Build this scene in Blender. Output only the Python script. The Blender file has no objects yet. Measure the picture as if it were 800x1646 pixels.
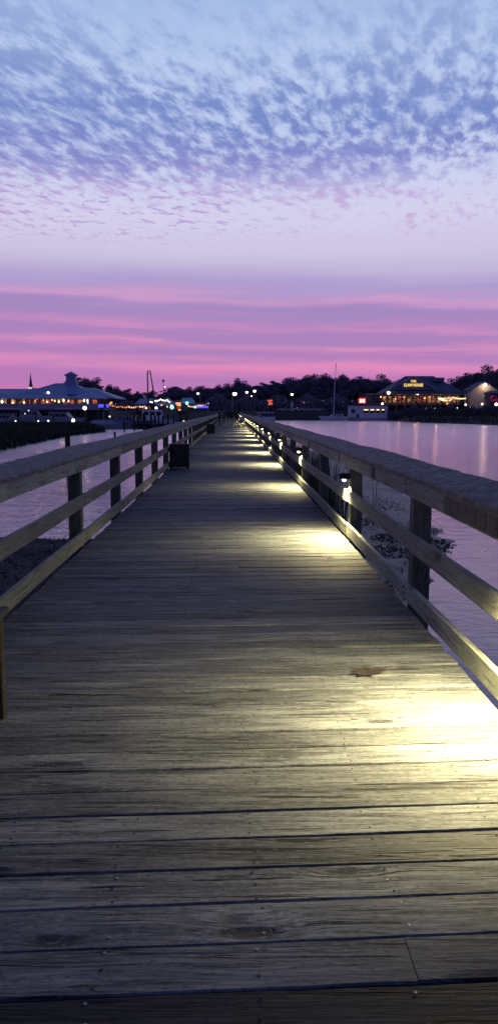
import bpy, math, random
from mathutils import Vector, Matrix, noise as mnoise
R = math.radians
random.seed(7)
sc = bpy.context.scene
COL = sc.collection

# ------------------------------------------------------------------ camera
EYE = 1.55
F = 1237.0
PITCH = math.atan(163.0 / F)
YAW = math.atan(27.0 / F)
cd = bpy.data.cameras.new('camera')
cam = bpy.data.objects.new('camera', cd)
COL.objects.link(cam)
cam.location = (0, 0, EYE)
cam.rotation_euler = (R(90) - PITCH, 0, -YAW)
cd.sensor_fit = 'VERTICAL'
cd.sensor_height = 36.0
cd.lens = 36.0 * F / 1646.0
cd.clip_start = 0.05
cd.clip_end = 9000
sc.camera = cam
CM = cam.rotation_euler.to_matrix()


def ray(px, py):
    return CM @ Vector(((px - 400) / F, (823 - py) / F, -1.0))


def at(px, py, Y):
    """world point at distance Y that the photo shows at px, py"""
    d = ray(px, py)
    return Vector((0, 0, EYE)) + d * (Y / d.y)


def GX(px, Y):
    return at(px, 660, Y).x


def GZ(py, Y):
    return at(373, py, Y).z


WATER = EYE - 3.4

# ------------------------------------------------------------------ mesh helper


class MB:
    def __init__(s):
        s.v = []
        s.f = []
        s.mi = []
        s.cur = 0

    def add(s, vs, fs):
        b = len(s.v)
        s.v += [tuple(p) for p in vs]
        s.f += [tuple(b + i for i in q) for q in fs]
        s.mi += [s.cur] * len(fs)

    def box(s, x0, x1, y0, y1, z0, z1, M=None):
        vs = [Vector(p) for p in ((x0, y0, z0), (x1, y0, z0), (x1, y1, z0), (x0, y1, z0), (x0, y0, z1), (x1, y0, z1), (x1, y1, z1), (x0, y1, z1))]
        if M is not None:
            vs = [M @ p for p in vs]
        s.add(vs, [(3, 2, 1, 0), (4, 5, 6, 7), (0, 1, 5, 4), (1, 2, 6, 5), (2, 3, 7, 6), (3, 0, 4, 7)])

    def bbox(s, x0, x1, y0, y1, z0, z1, b):
        """box with chamfered edges"""
        vs = []
        for (xa, xb, ya, yb, z) in ((x0 + b, x1 - b, y0 + b, y1 - b, z0), (x0, x1, y0, y1, z0 + b), (x0, x1, y0, y1, z1 - b), (x0 + b, x1 - b, y0 + b, y1 - b, z1)):
            if z in (z0, z1):
                ring = [(xa, ya + b * .0, z), (xb, ya, z), (xb, yb, z), (xa, yb, z)]
                ring = [ring[0], ring[0], ring[1], ring[1], ring[2], ring[2], ring[3], ring[3]]
            else:
                ring = [(xa, ya + b, z), (xa + b, ya, z), (xb - b, ya, z), (xb, ya + b, z), (xb, yb - b, z), (xb - b, yb, z), (xa + b, yb, z), (xa, yb - b, z)]
            vs.append(ring)
        flat = [p for r in vs for p in r]
        fs = []
        for k in range(3):
            for i in range(8):
                j = (i + 1) % 8
                fs.append((k * 8 + i, k * 8 + j, (k + 1) * 8 + j, (k + 1) * 8 + i))
        fs.append(tuple(range(7, -1, -1)))
        fs.append(tuple(range(24, 32)))
        s.add(flat, fs)

    def tube(s, pts, rad, n=8, cap=True):
        pts = [Vector(p) for p in pts]
        if not hasattr(rad, '__len__'):
            rad = [rad] * len(pts)
        vs = []
        for i, p in enumerate(pts):
            t = (pts[min(i + 1, len(pts) - 1)] - pts[max(i - 1, 0)])
            if t.length < 1e-6:
                t = Vector((0, 0, 1))
            t.normalize()
            a = t.cross(Vector((0, 0, 1)) if abs(t.z) < .9 else Vector((1, 0, 0))).normalized()
            b = t.cross(a)
            for k in range(n):
                w = 2 * math.pi * k / n
                vs.append(p + (a * math.cos(w) + b * math.sin(w)) * rad[i])
        fs = []
        for i in range(len(pts) - 1):
            for k in range(n):
                j = (k + 1) % n
                fs.append((i * n + k, i * n + j, (i + 1) * n + j, (i + 1) * n + k))
        if cap:
            fs.append(tuple(range(n)))
            fs.append(tuple((len(pts) - 1) * n + k for k in range(n - 1, -1, -1)))
        s.add(vs, fs)

    def lathe(s, prof, c=(0, 0, 0), n=12):
        vs = []
        for (r, z) in prof:
            for k in range(n):
                w = 2 * math.pi * k / n
                vs.append((c[0] + r * math.cos(w), c[1] + r * math.sin(w), c[2] + z))
        fs = []
        for i in range(len(prof) - 1):
            for k in range(n):
                j = (k + 1) % n
                fs.append((i * n + k, i * n + j, (i + 1) * n + j, (i + 1) * n + k))
        fs.append(tuple(range(n - 1, -1, -1)))
        fs.append(tuple((len(prof) - 1) * n + k for k in range(n)))
        s.add(vs, fs)

    def ball(s, c, r, n=10, m=7, sc3=(1, 1, 1)):
        prof = []
        vs = []
        for i in range(m + 1):
            th = math.pi * i / m
            rr = max(math.sin(th), 0.02)
            for k in range(n):
                w = 2 * math.pi * k / n
                vs.append((c[0] + r * sc3[0] * rr * math.cos(w), c[1] + r * sc3[1] * rr * math.sin(w), c[2] - r * sc3[2] * math.cos(th)))
        fs = []
        for i in range(m):
            for k in range(n):
                j = (k + 1) % n
                fs.append((i * n + k, i * n + j, (i + 1) * n + j, (i + 1) * n + k))
        fs.append(tuple(range(n - 1, -1, -1)))
        fs.append(tuple(m * n + k for k in range(n)))
        s.add(vs, fs)

    def prism(s, poly, y0, y1, axis='y'):
        """extrude polygon (a,b) along an axis; poly given in (x,z) for y, (y,z) for x, (x,y) for z"""
        n = len(poly)

        def P(a, b, t):
            return (a, t, b) if axis == 'y' else ((t, a, b) if axis == 'x' else (a, b, t))
        vs = [P(a, b, y0) for a, b in poly] + [P(a, b, y1) for a, b in poly]
        fs = [tuple(range(n)), tuple(range(2 * n - 1, n - 1, -1))]
        for i in range(n):
            j = (i + 1) % n
            fs.append((i, i + n, j + n, j))
        s.add(vs, fs)

    def hip(s, x0, x1, y0, y1, z0, z1, ix, iy, th=.25):
        """hip roof: frustum with insets and an eave thickness"""
        xa, xb = x0 + ix, x1 - ix
        ya, yb = y0 + iy, y1 - iy
        vs = [(x0, y0, z0), (x1, y0, z0), (x1, y1, z0), (x0, y1, z0),
              (x0, y0, z0 + th), (x1, y0, z0 + th), (x1, y1, z0 + th), (x0, y1, z0 + th),
              (xa, ya, z1), (xb, ya, z1), (xb, yb, z1), (xa, yb, z1)]
        fs = [(3, 2, 1, 0)]
        for b in (0, 4):
            for i in range(4):
                j = (i + 1) % 4
                fs.append((b + i, b + j, b + 4 + j, b + 4 + i))
        fs.append((8, 9, 10, 11))
        s.add(vs, fs)

    def build(s, name, m, parent=None, smooth=False, loc=None):
        me = bpy.data.meshes.new(name)
        me.from_pydata(s.v, [], s.f)
        ms = m if isinstance(m, (list, tuple)) else [m]
        for q in ms:
            me.materials.append(q)
        if len(ms) > 1:
            me.polygons.foreach_set('material_index', s.mi)
        if smooth:
            me.polygons.foreach_set('use_smooth', [True] * len(me.polygons))
        me.update()
        o = bpy.data.objects.new(name, me)
        COL.objects.link(o)
        if parent is not None:
            o.parent = parent
        if loc is not None:
            o.location = loc
        return o


def tag(o, label=None, cat=None, group=None, kind=None):
    if label:
        o['label'] = label
    if cat:
        o['category'] = cat
    if group:
        o['group'] = group
    if kind:
        o['kind'] = kind
    return o


def thing(name, label, cat, loc=(0, 0, 0), rz=0, group=None):
    o = bpy.data.objects.new(name, None)
    COL.objects.link(o)
    o.location = loc
    o.rotation_euler = (0, 0, rz)
    return tag(o, label, cat, group)


def dup(o, parent=None):
    c = o.copy()
    COL.objects.link(c)
    c.parent = parent
    for ch in list(o.children):
        dup(ch, c)
    return c


def place(o, loc, rz=0, scale=None, label=None, group=None):
    o.location = loc
    o.rotation_euler = (0, 0, rz)
    if scale is not None:
        o.scale = (scale, scale, scale) if not hasattr(scale, '__len__') else scale
    return tag(o, label, None, group)


# ------------------------------------------------------------------ materials


def s2l(c):
    return tuple((x / 255 / 12.92 if x / 255 <= .04045 else ((x / 255 + .055) / 1.055) ** 2.4) for x in c)


class NT:
    """tiny node-tree helper"""

    def __init__(s, tree):
        s.t = tree
        s.t.nodes.clear()

    def n(s, typ, **kw):
        nd = s.t.nodes.new(typ)
        for k, v in kw.items():
            setattr(nd, k, v)
        return nd

    def L(s, a, b):
        s.t.links.new(a, b)

    def math(s, op, a, b=None, c=None, clamp=False):
        nd = s.n('ShaderNodeMath', operation=op, use_clamp=clamp)
        for i, x in enumerate((a, b, c)):
            if x is None:
                continue
            if isinstance(x, (int, float)):
                nd.inputs[i].default_value = x
            else:
                s.L(x, nd.inputs[i])
        return nd.outputs[0]

    def comb(s, x, y, z):
        nd = s.n('ShaderNodeCombineXYZ')
        for i, q in enumerate((x, y, z)):
            if isinstance(q, (int, float)):
                nd.inputs[i].default_value = q
            else:
                s.L(q, nd.inputs[i])
        return nd.outputs[0]

    def noise(s, vec, scale, detail=4, rough=.55, dist=0, out='Fac'):
        nd = s.n('ShaderNodeTexNoise')
        s.L(vec, nd.inputs['Vector'])
        nd.inputs['Scale'].default_value = scale
        nd.inputs['Detail'].default_value = detail
        nd.inputs['Roughness'].default_value = rough
        nd.inputs['Distortion'].default_value = dist
        return nd.outputs[out]

    def ramp(s, fac, stops, interp='LINEAR'):
        nd = s.n('ShaderNodeValToRGB')
        cr = nd.color_ramp
        cr.interpolation = interp
        while len(cr.elements) > 1:
            cr.elements.remove(cr.elements[-1])
        cr.elements[0].position = stops[0][0]
        cr.elements[0].color = (*stops[0][1], 1)
        for p, c in stops[1:]:
            e = cr.elements.new(p)
            e.color = (*c, 1)
        s.L(fac, nd.inputs[0])
        return nd.outputs[0]

    def sstep(s, x, a, b):
        nd = s.n('ShaderNodeMapRange', interpolation_type='SMOOTHSTEP')
        s.L(x, nd.inputs[0])
        nd.inputs[1].default_value = a
        nd.inputs[2].default_value = b
        return nd.outputs[0]

    def mix(s, fac, a, b, mode='MIX'):
        nd = s.n('ShaderNodeMix', data_type='RGBA', blend_type=mode)
        for i, q in ((0, fac), (6, a), (7, b)):
            if isinstance(q, (int, float)):
                nd.inputs[i].default_value = q
            elif isinstance(q, tuple):
                nd.inputs[i].default_value = (*q, 1)
            else:
                s.L(q, nd.inputs[i])
        return nd.outputs[2]


def new_mat(name):
    m = bpy.data.materials.new(name)
    m.use_nodes = True
    return m, NT(m.node_tree)


def plain(name, col, rough=.7, var=.25, scale=3.0, metal=0.0, bump=.15):
    m, T = new_mat(name)
    tc = T.n('ShaderNodeTexCoord')
    f = T.noise(tc.outputs['Object'], scale, 5, .6)
    c = T.ramp(f, [(.25, tuple(x * (1 - var) for x in col)), (.75, tuple(min(1, x * (1 + var)) for x in col))])
    p = T.n('ShaderNodeBsdfPrincipled')
    T.L(c, p.inputs['Base Color'])
    p.inputs['Roughness'].default_value = rough
    p.inputs['Metallic'].default_value = metal
    b = T.n('ShaderNodeBump')
    b.inputs['Strength'].default_value = bump
    b.inputs['Distance'].default_value = .02
    T.L(f, b.inputs['Height'])
    T.L(b.outputs[0], p.inputs['Normal'])
    o = T.n('ShaderNodeOutputMaterial')
    T.L(p.outputs[0], o.inputs[0])
    return m


def emit(name, col, strength, var=0.0):
    m, T = new_mat(name)
    e = T.n('ShaderNodeEmission')
    e.inputs[0].default_value = (*col, 1)
    e.inputs[1].default_value = strength
    if var:
        tc = T.n('ShaderNodeTexCoord')
        f = T.noise(tc.outputs['Object'], var, 3, .6)
        T.L(T.math('MULTIPLY', T.sstep(f, .35, .68), strength), e.inputs[1])
    o = T.n('ShaderNodeOutputMaterial')
    T.L(e.outputs[0], o.inputs[0])
    return m


def wood(name, axis, dark, mid, light, planks=False, crack=1.0, wet=.72, bump=.5, blotch=.5, spec=.3):
    """weathered timber with the grain along one axis"""
    m, T = new_mat(name)
    tc = T.n('ShaderNodeTexCoord')
    sep = T.n('ShaderNodeSeparateXYZ')
    T.L(tc.outputs['Object'], sep.inputs[0])
    X, Y, Z = sep.outputs
    if planks:
        a = T.n('ShaderNodeAttribute', attribute_name='pid')
        off = T.math('MULTIPLY', a.outputs['Fac'], 13.37)
        sh = T.n('ShaderNodeAttribute', attribute_name='shade').outputs['Fac']
    else:
        oi = T.n('ShaderNodeObjectInfo')
        off = T.math('MULTIPLY', oi.outputs['Random'], 91.7)
        sh = T.math('MULTIPLY_ADD', oi.outputs['Random'], .5, .75)
    g, u, v = {'x': (X, Y, Z), 'y': (Y, X, Z), 'z': (Z, X, Y)}[axis]
    gl = T.math('ADD', g, off)
    # knots bend the grain
    kv = T.n('ShaderNodeTexVoronoi', feature='F1', voronoi_dimensions='3D')
    T.L(T.comb(T.math('MULTIPLY', gl, 1.5), T.math('MULTIPLY', u, 5.2), T.math('MULTIPLY_ADD', v, 5.2, off)), kv.inputs['Vector'])
    kv.inputs['Scale'].default_value = 1
    kd = kv.outputs['Distance']
    cmk = T.noise(T.comb(T.math('MULTIPLY', gl, 1.9), T.math('MULTIPLY', u, 7), T.math('ADD', off, 2.0)), 1, 1, .5)
    knot = T.math('MULTIPLY', T.math('SUBTRACT', 1, T.sstep(kd, .06, .20)), T.sstep(cmk, .44, .50))
    ring = T.math('SUBTRACT', 1, T.sstep(kd, .0, .36))
    warp = T.noise(T.comb(T.math('MULTIPLY', gl, .9), T.math('MULTIPLY', u, 3), off), 1, 3, .5)
    u2 = T.math('ADD', T.math('ADD', u, T.math('MULTIPLY', ring, .035)), T.math('MULTIPLY', warp, .06))
    v2 = T.math('ADD', v, T.math('MULTIPLY', ring, .03))
    vec = T.comb(T.math('MULTIPLY', gl, 2.3), T.math('MULTIPLY', u2, 34), T.math('MULTIPLY_ADD', v2, 34, off))
    grain = T.noise(vec, 1, 6, .62)
    vec2 = T.comb(T.math('MULTIPLY', gl, 7.0), T.math('MULTIPLY', u2, 120), T.math('MULTIPLY_ADD', v2, 120, off))
    fine = T.noise(vec2, 1, 3, .6)
    vec3 = T.comb(T.math('MULTIPLY', gl, 1.3), T.math('MULTIPLY', u2, 52), T.math('MULTIPLY_ADD', v2, 52, T.math('ADD', off, 5.0)))
    cn = T.noise(vec3, 1, 2, .5)
    cm = T.noise(T.comb(T.math('MULTIPLY', gl, 1.7), T.math('MULTIPLY', u, 6), off), 1, 2, .5)
    crk = T.math('MULTIPLY', T.math('SUBTRACT', 1, T.sstep(cn, .345, .405)), T.sstep(cm, .44, .60))
    sn = T.noise(T.comb(T.math('MULTIPLY', gl, .8), T.math('MULTIPLY', u2, 21), T.math('MULTIPLY_ADD', v2, 21, T.math('ADD', off, 9.0))), 1, 3, .5)
    split = T.math('SUBTRACT', 1, T.sstep(T.math('ABSOLUTE', T.math('SUBTRACT', sn, .5)), .004, .016))
    split = T.math('MULTIPLY', split, T.sstep(T.noise(T.comb(T.math('MULTIPLY', gl, 1.1), T.math('MULTIPLY', u, 8), T.math('ADD', off, 4.0)), 1, 2, .5), .47, .58))
    crk = T.math('MAXIMUM', crk, T.math('MULTIPLY', split, .85))
    speck = T.noise(T.comb(T.math('MULTIPLY', gl, 34), T.math('MULTIPLY', u, 70), T.math('MULTIPLY_ADD', v, 70, off)), 1, 3, .6)
    bl = T.noise(T.comb(T.math('MULTIPLY', gl, 1.6), T.math('MULTIPLY', u, 4), T.math('MULTIPLY_ADD', v, 4, off)), 1, 5, .6)
    gf = T.math('ADD', T.math('MULTIPLY', grain, .65), T.math('MULTIPLY', fine, .35))
    c = T.ramp(gf, [(.36, dark), (.47, mid), (.60, light)])
    c = T.mix(T.math('MULTIPLY', T.math('SUBTRACT', 1, T.sstep(bl, .38, .62)), blotch), c, tuple(x * .55 for x in mid))
    c = T.mix(T.math('MULTIPLY', knot, .85), c, tuple(x * .4 for x in dark))
    c = T.mix(T.math('MULTIPLY', crk, .9 * crack), c, (.006, .006, .006))
    c = T.mix(T.math('MULTIPLY', T.sstep(speck, .54, .68), .55), c, tuple(x * .45 for x in dark))
    c = T.mix(T.math('MULTIPLY', T.math('SUBTRACT', 1, T.sstep(speck, .32, .44)), .35), c, tuple(min(1, x * 1.3) for x in light))
    hs = T.n('ShaderNodeVectorMath', operation='SCALE')
    T.L(c, hs.inputs[0])
    T.L(sh, hs.inputs['Scale'])
    p = T.n('ShaderNodeBsdfPrincipled')
    T.L(hs.outputs[0], p.inputs['Base Color'])
    T.L(T.math('MULTIPLY_ADD', bl, .3, wet - .15), p.inputs['Roughness'])
    p.inputs['Specular IOR Level'].default_value = spec
    h = T.math('SUBTRACT', T.math('MULTIPLY_ADD', fine, .25, T.math('MULTIPLY', grain, .6)), T.math('MULTIPLY', crk, 1.1 * crack))
    h = T.math('SUBTRACT', h, T.math('MULTIPLY', knot, .5))
    b = T.n('ShaderNodeBump')
    b.inputs['Strength'].default_value = bump
    b.inputs['Distance'].default_value = .011
    T.L(h, b.inputs['Height'])
    T.L(b.outputs[0], p.inputs['Normal'])
    o = T.n('ShaderNodeOutputMaterial')
    T.L(p.outputs[0], o.inputs[0])
    return m


M = {}
M['deck'] = wood('weathered_deck', 'x', (.026, .029, .035), (.092, .098, .111), (.176, .182, .19), planks=True, crack=1.0, bump=.9, blotch=.55, spec=.18)
M['rail'] = wood('weathered_rail', 'y', (.09, .094, .072), (.19, .196, .150), (.265, .27, .21), crack=.6, bump=.35, blotch=.4)
M['post'] = wood('weathered_post', 'z', (.045, .05, .042), (.085, .09, .07), (.13, .13, .10), crack=.7, bump=.35)
M['bench'] = wood('dark_bench_wood', 'y', (.016, .015, .015), (.03, .028, .026), (.05, .046, .04), crack=.5, bump=.3)
M['pile'] = wood('dark_pile_wood', 'z', (.01, .01, .011), (.022, .022, .024), (.04, .04, .04), crack=.8, bump=.4)


def cap_mat():
    m, T = new_mat('worn_cap_board')
    tc = T.n('ShaderNodeTexCoord')
    oi = T.n('ShaderNodeObjectInfo')
    mp = T.n('ShaderNodeVectorMath', operation='MULTIPLY_ADD')
    T.L(tc.outputs['Object'], mp.inputs[0])
    mp.inputs[1].default_value = (1, .45, 1)
    T.L(T.comb(T.math('MULTIPLY', oi.outputs['Random'], 50), 0, 0), mp.inputs[2])
    a = T.noise(mp.outputs[0], 16, 7, .68, .6)
    b_ = T.noise(mp.outputs[0], 60, 4, .6)
    c = T.ramp(a, [(.3, (.028, .028, .032)), (.48, (.075, .072, .072)), (.62, (.15, .145, .14)), (.75, (.21, .20, .19))])
    p = T.n('ShaderNodeBsdfPrincipled')
    T.L(c, p.inputs['Base Color'])
    p.inputs['Roughness'].default_value = .7
    p.inputs['Specular IOR Level'].default_value = .35
    b = T.n('ShaderNodeBump')
    b.inputs['Strength'].default_value = .9
    b.inputs['Distance'].default_value = .02
    T.L(T.math('MULTIPLY_ADD', b_, .3, a), b.inputs['Height'])
    T.L(b.outputs[0], p.inputs['Normal'])
    o = T.n('ShaderNodeOutputMaterial')
    T.L(p.outputs[0], o.inputs[0])
    return m


M['cap'] = cap_mat()


def water_mat():
    m, T = new_mat('tidal_water')
    g = T.n('ShaderNodeNewGeometry')
    sep = T.n('ShaderNodeSeparateXYZ')
    T.L(g.outputs['Position'], sep.inputs[0])
    X, Y, Z = sep.outputs
    v1 = T.comb(T.math('MULTIPLY', X, .9), T.math('MULTIPLY', Y, 1.5), 0)
    n1 = T.noise(v1, 2.6, 3, .55, .4)
    n2 = T.noise(v1, .55, 4, .6, .3)
    big = T.noise(T.comb(T.math('MULTIPLY', X, .012), T.math('MULTIPLY', Y, .03), 0), 1, 3, .5)
    amp = T.sstep(big, .35, .62)
    h = T.math('MULTIPLY', T.math('MULTIPLY_ADD', n1, .35, T.math('MULTIPLY', n2, 1.2)), T.math('MULTIPLY_ADD', amp, .75, .35))
    b = T.n('ShaderNodeBump')
    b.inputs['Strength'].default_value = 1
    b.inputs['Distance'].default_value = .085
    T.L(h, b.inputs['Height'])
    calm = T.sstep(X, -1.0, 3.0)
    T.L(T.math('MULTIPLY_ADD', calm, -.13, .19), b.inputs['Distance'])
    d = T.n('ShaderNodeBsdfDiffuse')
    d.inputs[0].default_value = (.02, .022, .045, 1)
    gl_ = T.n('ShaderNodeBsdfGlossy')
    T.L(T.mix(calm, (.86, .86, .97), (.97, .83, .92)), gl_.inputs['Color'])  # pinker to the right: reflected sky hue put into the gloss tint
    T.L(T.math('ADD', T.math('MULTIPLY_ADD', calm, .03, .11), T.math('MULTIPLY', T.sstep(Y, 15, 110), .07)), gl_.inputs['Roughness'])
    fz = T.n('ShaderNodeFresnel')
    fz.inputs['IOR'].default_value = 1.6
    for q in (d, gl_, fz):
        T.L(b.outputs[0], q.inputs['Normal'])
    mx = T.n('ShaderNodeMixShader')
    T.L(T.math('MULTIPLY_ADD', fz.outputs[0], .84, .09), mx.inputs[0])
    T.L(d.outputs[0], mx.inputs[1])
    T.L(gl_.outputs[0], mx.inputs[2])
    o = T.n('ShaderNodeOutputMaterial')
    T.L(mx.outputs[0], o.inputs[0])
    return m


M['water'] = water_mat()


def mud_mat():
    m, T = new_mat('wet_mud')
    g = T.n('ShaderNodeNewGeometry')
    a = T.noise(g.outputs['Position'], 2.2, 7, .65, .5)
    f = T.noise(g.outputs['Position'], 14, 6, .7)
    c = T.ramp(T.math('MULTIPLY_ADD', f, .5, T.math('MULTIPLY', a, .5)), [(.38, (.018, .018, .022)), (.52, (.05, .048, .052)), (.64, (.10, .095, .10))])
    sx = T.n('ShaderNodeSeparateXYZ')
    T.L(g.outputs['Position'], sx.inputs[0])
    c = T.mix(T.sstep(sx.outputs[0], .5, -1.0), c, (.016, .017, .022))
    p = T.n('ShaderNodeBsdfPrincipled')
    T.L(c, p.inputs['Base Color'])
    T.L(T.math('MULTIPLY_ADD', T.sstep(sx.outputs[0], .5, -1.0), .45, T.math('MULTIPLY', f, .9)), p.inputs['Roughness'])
    p.inputs['IOR'].default_value = 1.45
    b = T.n('ShaderNodeBump')
    b.inputs['Strength'].default_value = 1
    b.inputs['Distance'].default_value = .06
    T.L(T.math('ADD', T.math('MULTIPLY', f, .6), a), b.inputs['Height'])
    T.L(b.outputs[0], p.inputs['Normal'])
    o = T.n('ShaderNodeOutputMaterial')
    T.L(p.outputs[0], o.inputs[0])
    return m


M['mud'] = mud_mat()
M['land'] = plain('dark_ground', (.03, .032, .028), .95, .4, .4)
M['reed'] = plain('marsh_reed', (.028, .03, .022), .9, .4, 6)
M['shell'] = plain('oyster_shell', (.03, .03, .033), .75, .5, 9)
M['leafA'] = plain('pine_foliage', (.12, .11, .165), .95, .4, .5)
M['leafB'] = plain('oak_foliage', (.125, .115, .165), .95, .4, .5)
M['bark'] = plain('tree_bark', (.05, .045, .05), .95, .4, 3)
M['roofblue'] = plain('pale_metal_roof', (.15, .20, .36), .55, .12, .6)
M['roofpale'] = plain('pale_canvas_roof', (.20, .25, .42), .6, .1, .6)
M['roofdark'] = plain('dark_shingle_roof', (.085, .10, .16), .85, .3, 1.2)
M['trimpale'] = plain('pale_roof_trim', (.22, .24, .28), .7, .12, 2)
M['wallpale'] = plain('pale_siding', (.30, .28, .27), .8, .1, 1.5)
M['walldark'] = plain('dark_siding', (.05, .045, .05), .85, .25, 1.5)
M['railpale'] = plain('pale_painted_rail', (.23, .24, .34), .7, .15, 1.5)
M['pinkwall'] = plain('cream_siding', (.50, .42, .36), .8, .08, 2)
M['shop'] = plain('dark_mauve_siding', (.06, .045, .06), .85, .25, 1.5)  # plain dark mauve siding
M['boat'] = plain('white_boat_gelcoat', (.55, .55, .62), .35, .1, 1.2)
M['boatdim'] = plain('dimmed_boat_gelcoat', (.20, .21, .28), .45, .15, 1.2)  # dimmed copy of the white gelcoat, low light put into the colour
M['boatblue'] = plain('blue_boat_canvas', (.06, .08, .17), .7, .2, 1.2)
M['glassdark'] = plain('dark_window_glass', (.012, .014, .022), .15, .1, 1)
M['metal'] = plain('dull_metal', (.10, .10, .11), .45, .2, 6, metal=.7)
M['black'] = plain('black_painted_metal', (.012, .012, .013), .45, .3, 12)
M['bronze'] = plain('dark_bronze_plaque', (.009, .009, .010), .5, .35, 40)
M['bronzepale'] = plain('rubbed_bronze', (.06, .055, .055), .5, .3, 40, metal=.3)  # the emblem's own paler bronze
M['screw'] = plain('steel_screw', (.30, .30, .30), .4, .2, 50, metal=.6)
M['nailhole'] = plain('rusty_nail', (.014, .012, .011), .8, .3, 50)
M['deadleaf'] = plain('dead_brown_leaf', (.012, .0065, .0045), .8, .5, 25)
M['skin'] = plain('skin', (.30, .20, .15), .6, .08, 10)
M['jacketA'] = plain('black_jacket', (.012, .012, .015), .9, .3, 8)
M['jacketB'] = plain('grey_jacket', (.05, .05, .06), .9, .3, 8)
M['jacketC'] = plain('maroon_jacket', (.03, .012, .016), .9, .3, 8)
M['jeans'] = plain('blue_jeans', (.05, .07, .14), .9, .2, 8)
M['trouser'] = plain('black_trousers', (.012, .012, .016), .9, .2, 8)
M['hair'] = plain('dark_hair', (.014, .011, .009), .8, .3, 20)
M['palecloth'] = plain('pale_fabric', (.45, .44, .42), .9, .1, 10)
M['tyre'] = plain('tyre_rubber', (.015, .015, .016), .9, .2, 10)
M['carpaint'] = plain('pale_car_paint', (.28, .30, .36), .3, .08, 2)
M['cardark'] = plain('dark_car_paint', (.04, .045, .06), .3, .1, 2)
M['bulkhead'] = wood('bulkhead_wood', 'z', (.03, .03, .035), (.06, .06, .07), (.09, .09, .10), crack=.6)
M['e_lamp'] = emit('deck_lamp_light', (1, .86, .42), 26)
M['e_white'] = emit('white_light', (1, .90, .66), 4)
M['e_cool'] = emit('cool_white_light', (.8, .88, 1), 2.2)
M['e_warm'] = emit('warm_light', (1, .58, .27), 2.2)
M['e_amber'] = emit('amber_light', (1, .36, .14), 1.4)
M['e_orange'] = emit('orange_rope_light', (1, .35, .10), 2.2, 1.2)
M['e_peach'] = emit('peach_rope_light', (1, .52, .32), 2.4, 1.2)
M['e_blue'] = emit('blue_neon', (.10, .09, 1), 1.3)
M['e_teal'] = emit('teal_light', (.28, 1, .85), 2.2)
M['e_red'] = emit('red_neon', (1, .05, .06), 1.3)
M['e_gold'] = emit('gold_sign_light', (1, .66, .2), 1.3)
M['e_win'] = emit('warm_lit_interior', (1, .42, .2), .62, .9)
M['e_winred'] = emit('red_lit_interior', (1, .20, .16), .62, 1.1)
M['e_mag'] = emit('magenta_wall_glow', (.75, .06, .42), .28, .9)  # emission in place of magenta light falling on a wall
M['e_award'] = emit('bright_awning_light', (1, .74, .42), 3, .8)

# ------------------------------------------------------------------ sky
w = bpy.data.worlds.new('World')
sc.world = w
w.use_nodes = True
T = NT(w.node_tree)
tc = T.n('ShaderNodeTexCoord')
nrm = T.n('ShaderNodeVectorMath', operation='NORMALIZE')
T.L(tc.outputs['Generated'], nrm.inputs[0])
sep = T.n('ShaderNodeSeparateXYZ')
T.L(nrm.outputs[0], sep.inputs[0])
DX, DY, DZ = sep.outputs
Zp = T.math('MAXIMUM', DZ, 0.0)


def zf(py):
    return math.sin(math.atan((823 - py) / F) - PITCH)


az = T.math('DIVIDE', DX, T.math('MAXIMUM', DY, .15))
# streaks low in the sky: the height is bent by long flat noise, then read from a ramp
wv = T.comb(T.math('MULTIPLY', az, 2.6), T.math('MULTIPLY', Zp, 34), 0)
wn = T.noise(wv, 1, 4, .55, .3)
wn2 = T.noise(T.comb(T.math('MULTIPLY', az, 5), T.math('MULTIPLY', Zp, 75), 3.0), 1, 4, .6)
low = T.math('SUBTRACT', 1, T.sstep(Zp, .12, .22))
bend = T.math('MULTIPLY', T.math('SUBTRACT', wn, .5), .052)
bend2 = T.math('MULTIPLY', T.math('SUBTRACT', wn2, .5), .021)
low = T.math('MULTIPLY', low, T.math('MULTIPLY_ADD', T.sstep(Zp, .01, .08), .75, .25))
zz = T.math('ADD', Zp, T.math('MULTIPLY', T.math('ADD', bend, bend2), low))
zz = T.math('ADD', zz, T.math('MULTIPLY', T.math('MULTIPLY', az, .030), low))
S = [(660, (190, 113, 177)), (640, (194, 118, 180)), (628, (204, 123, 183)), (618, (185, 123, 187)), (606, (194, 124, 187)), (598, (217, 134, 189)), (588, (232, 144, 192)), (578, (197, 133, 190)), (568, (177, 128, 189)), (560, (210, 139, 192)), (555, (219, 146, 194)), (546, (180, 133, 191)), (536, (173, 133, 192)), (527, (207, 144, 196)), (518, (187, 139, 195)), (506, (168, 139, 195)), (496, (168, 141, 198)), (486, (192, 149, 201)), (480, (210, 158, 205)), (472, (187, 156, 207)), (460, (176, 160, 211)), (440, (190, 176, 217)), (410, (207, 198, 228)), (350, (216, 212, 240)), (300, (209, 213, 243)), (200, (192, 206, 241)), (100, (182, 202, 239)), (0, (166, 190, 233))]
stops = [(max(zf(p), 0), s2l(c)) for p, c in S]
stops += [(.62, (.062, .115, .42)), (1.0, (.024, .05, .24))]
base = T.ramp(zz, stops)
brk = T.noise(T.comb(T.math('MULTIPLY', az, 4.2), T.math('MULTIPLY', Zp, 46), 11.0), 1, 5, .62, .5)
brk = T.math('MULTIPLY', T.sstep(brk, .42, .66), T.math('MULTIPLY', T.math('SUBTRACT', 1, T.sstep(Zp, .11, .17)), .42))
base = T.mix(brk, base, s2l((166, 134, 194)))
# altocumulus deck, projected on a flat layer overhead
inv = T.math('DIVIDE', 1.0, T.math('ADD', Zp, .03))
PX = T.math('MULTIPLY', DX, inv)
PY = T.math('MULTIPLY', DY, inv)
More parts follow.
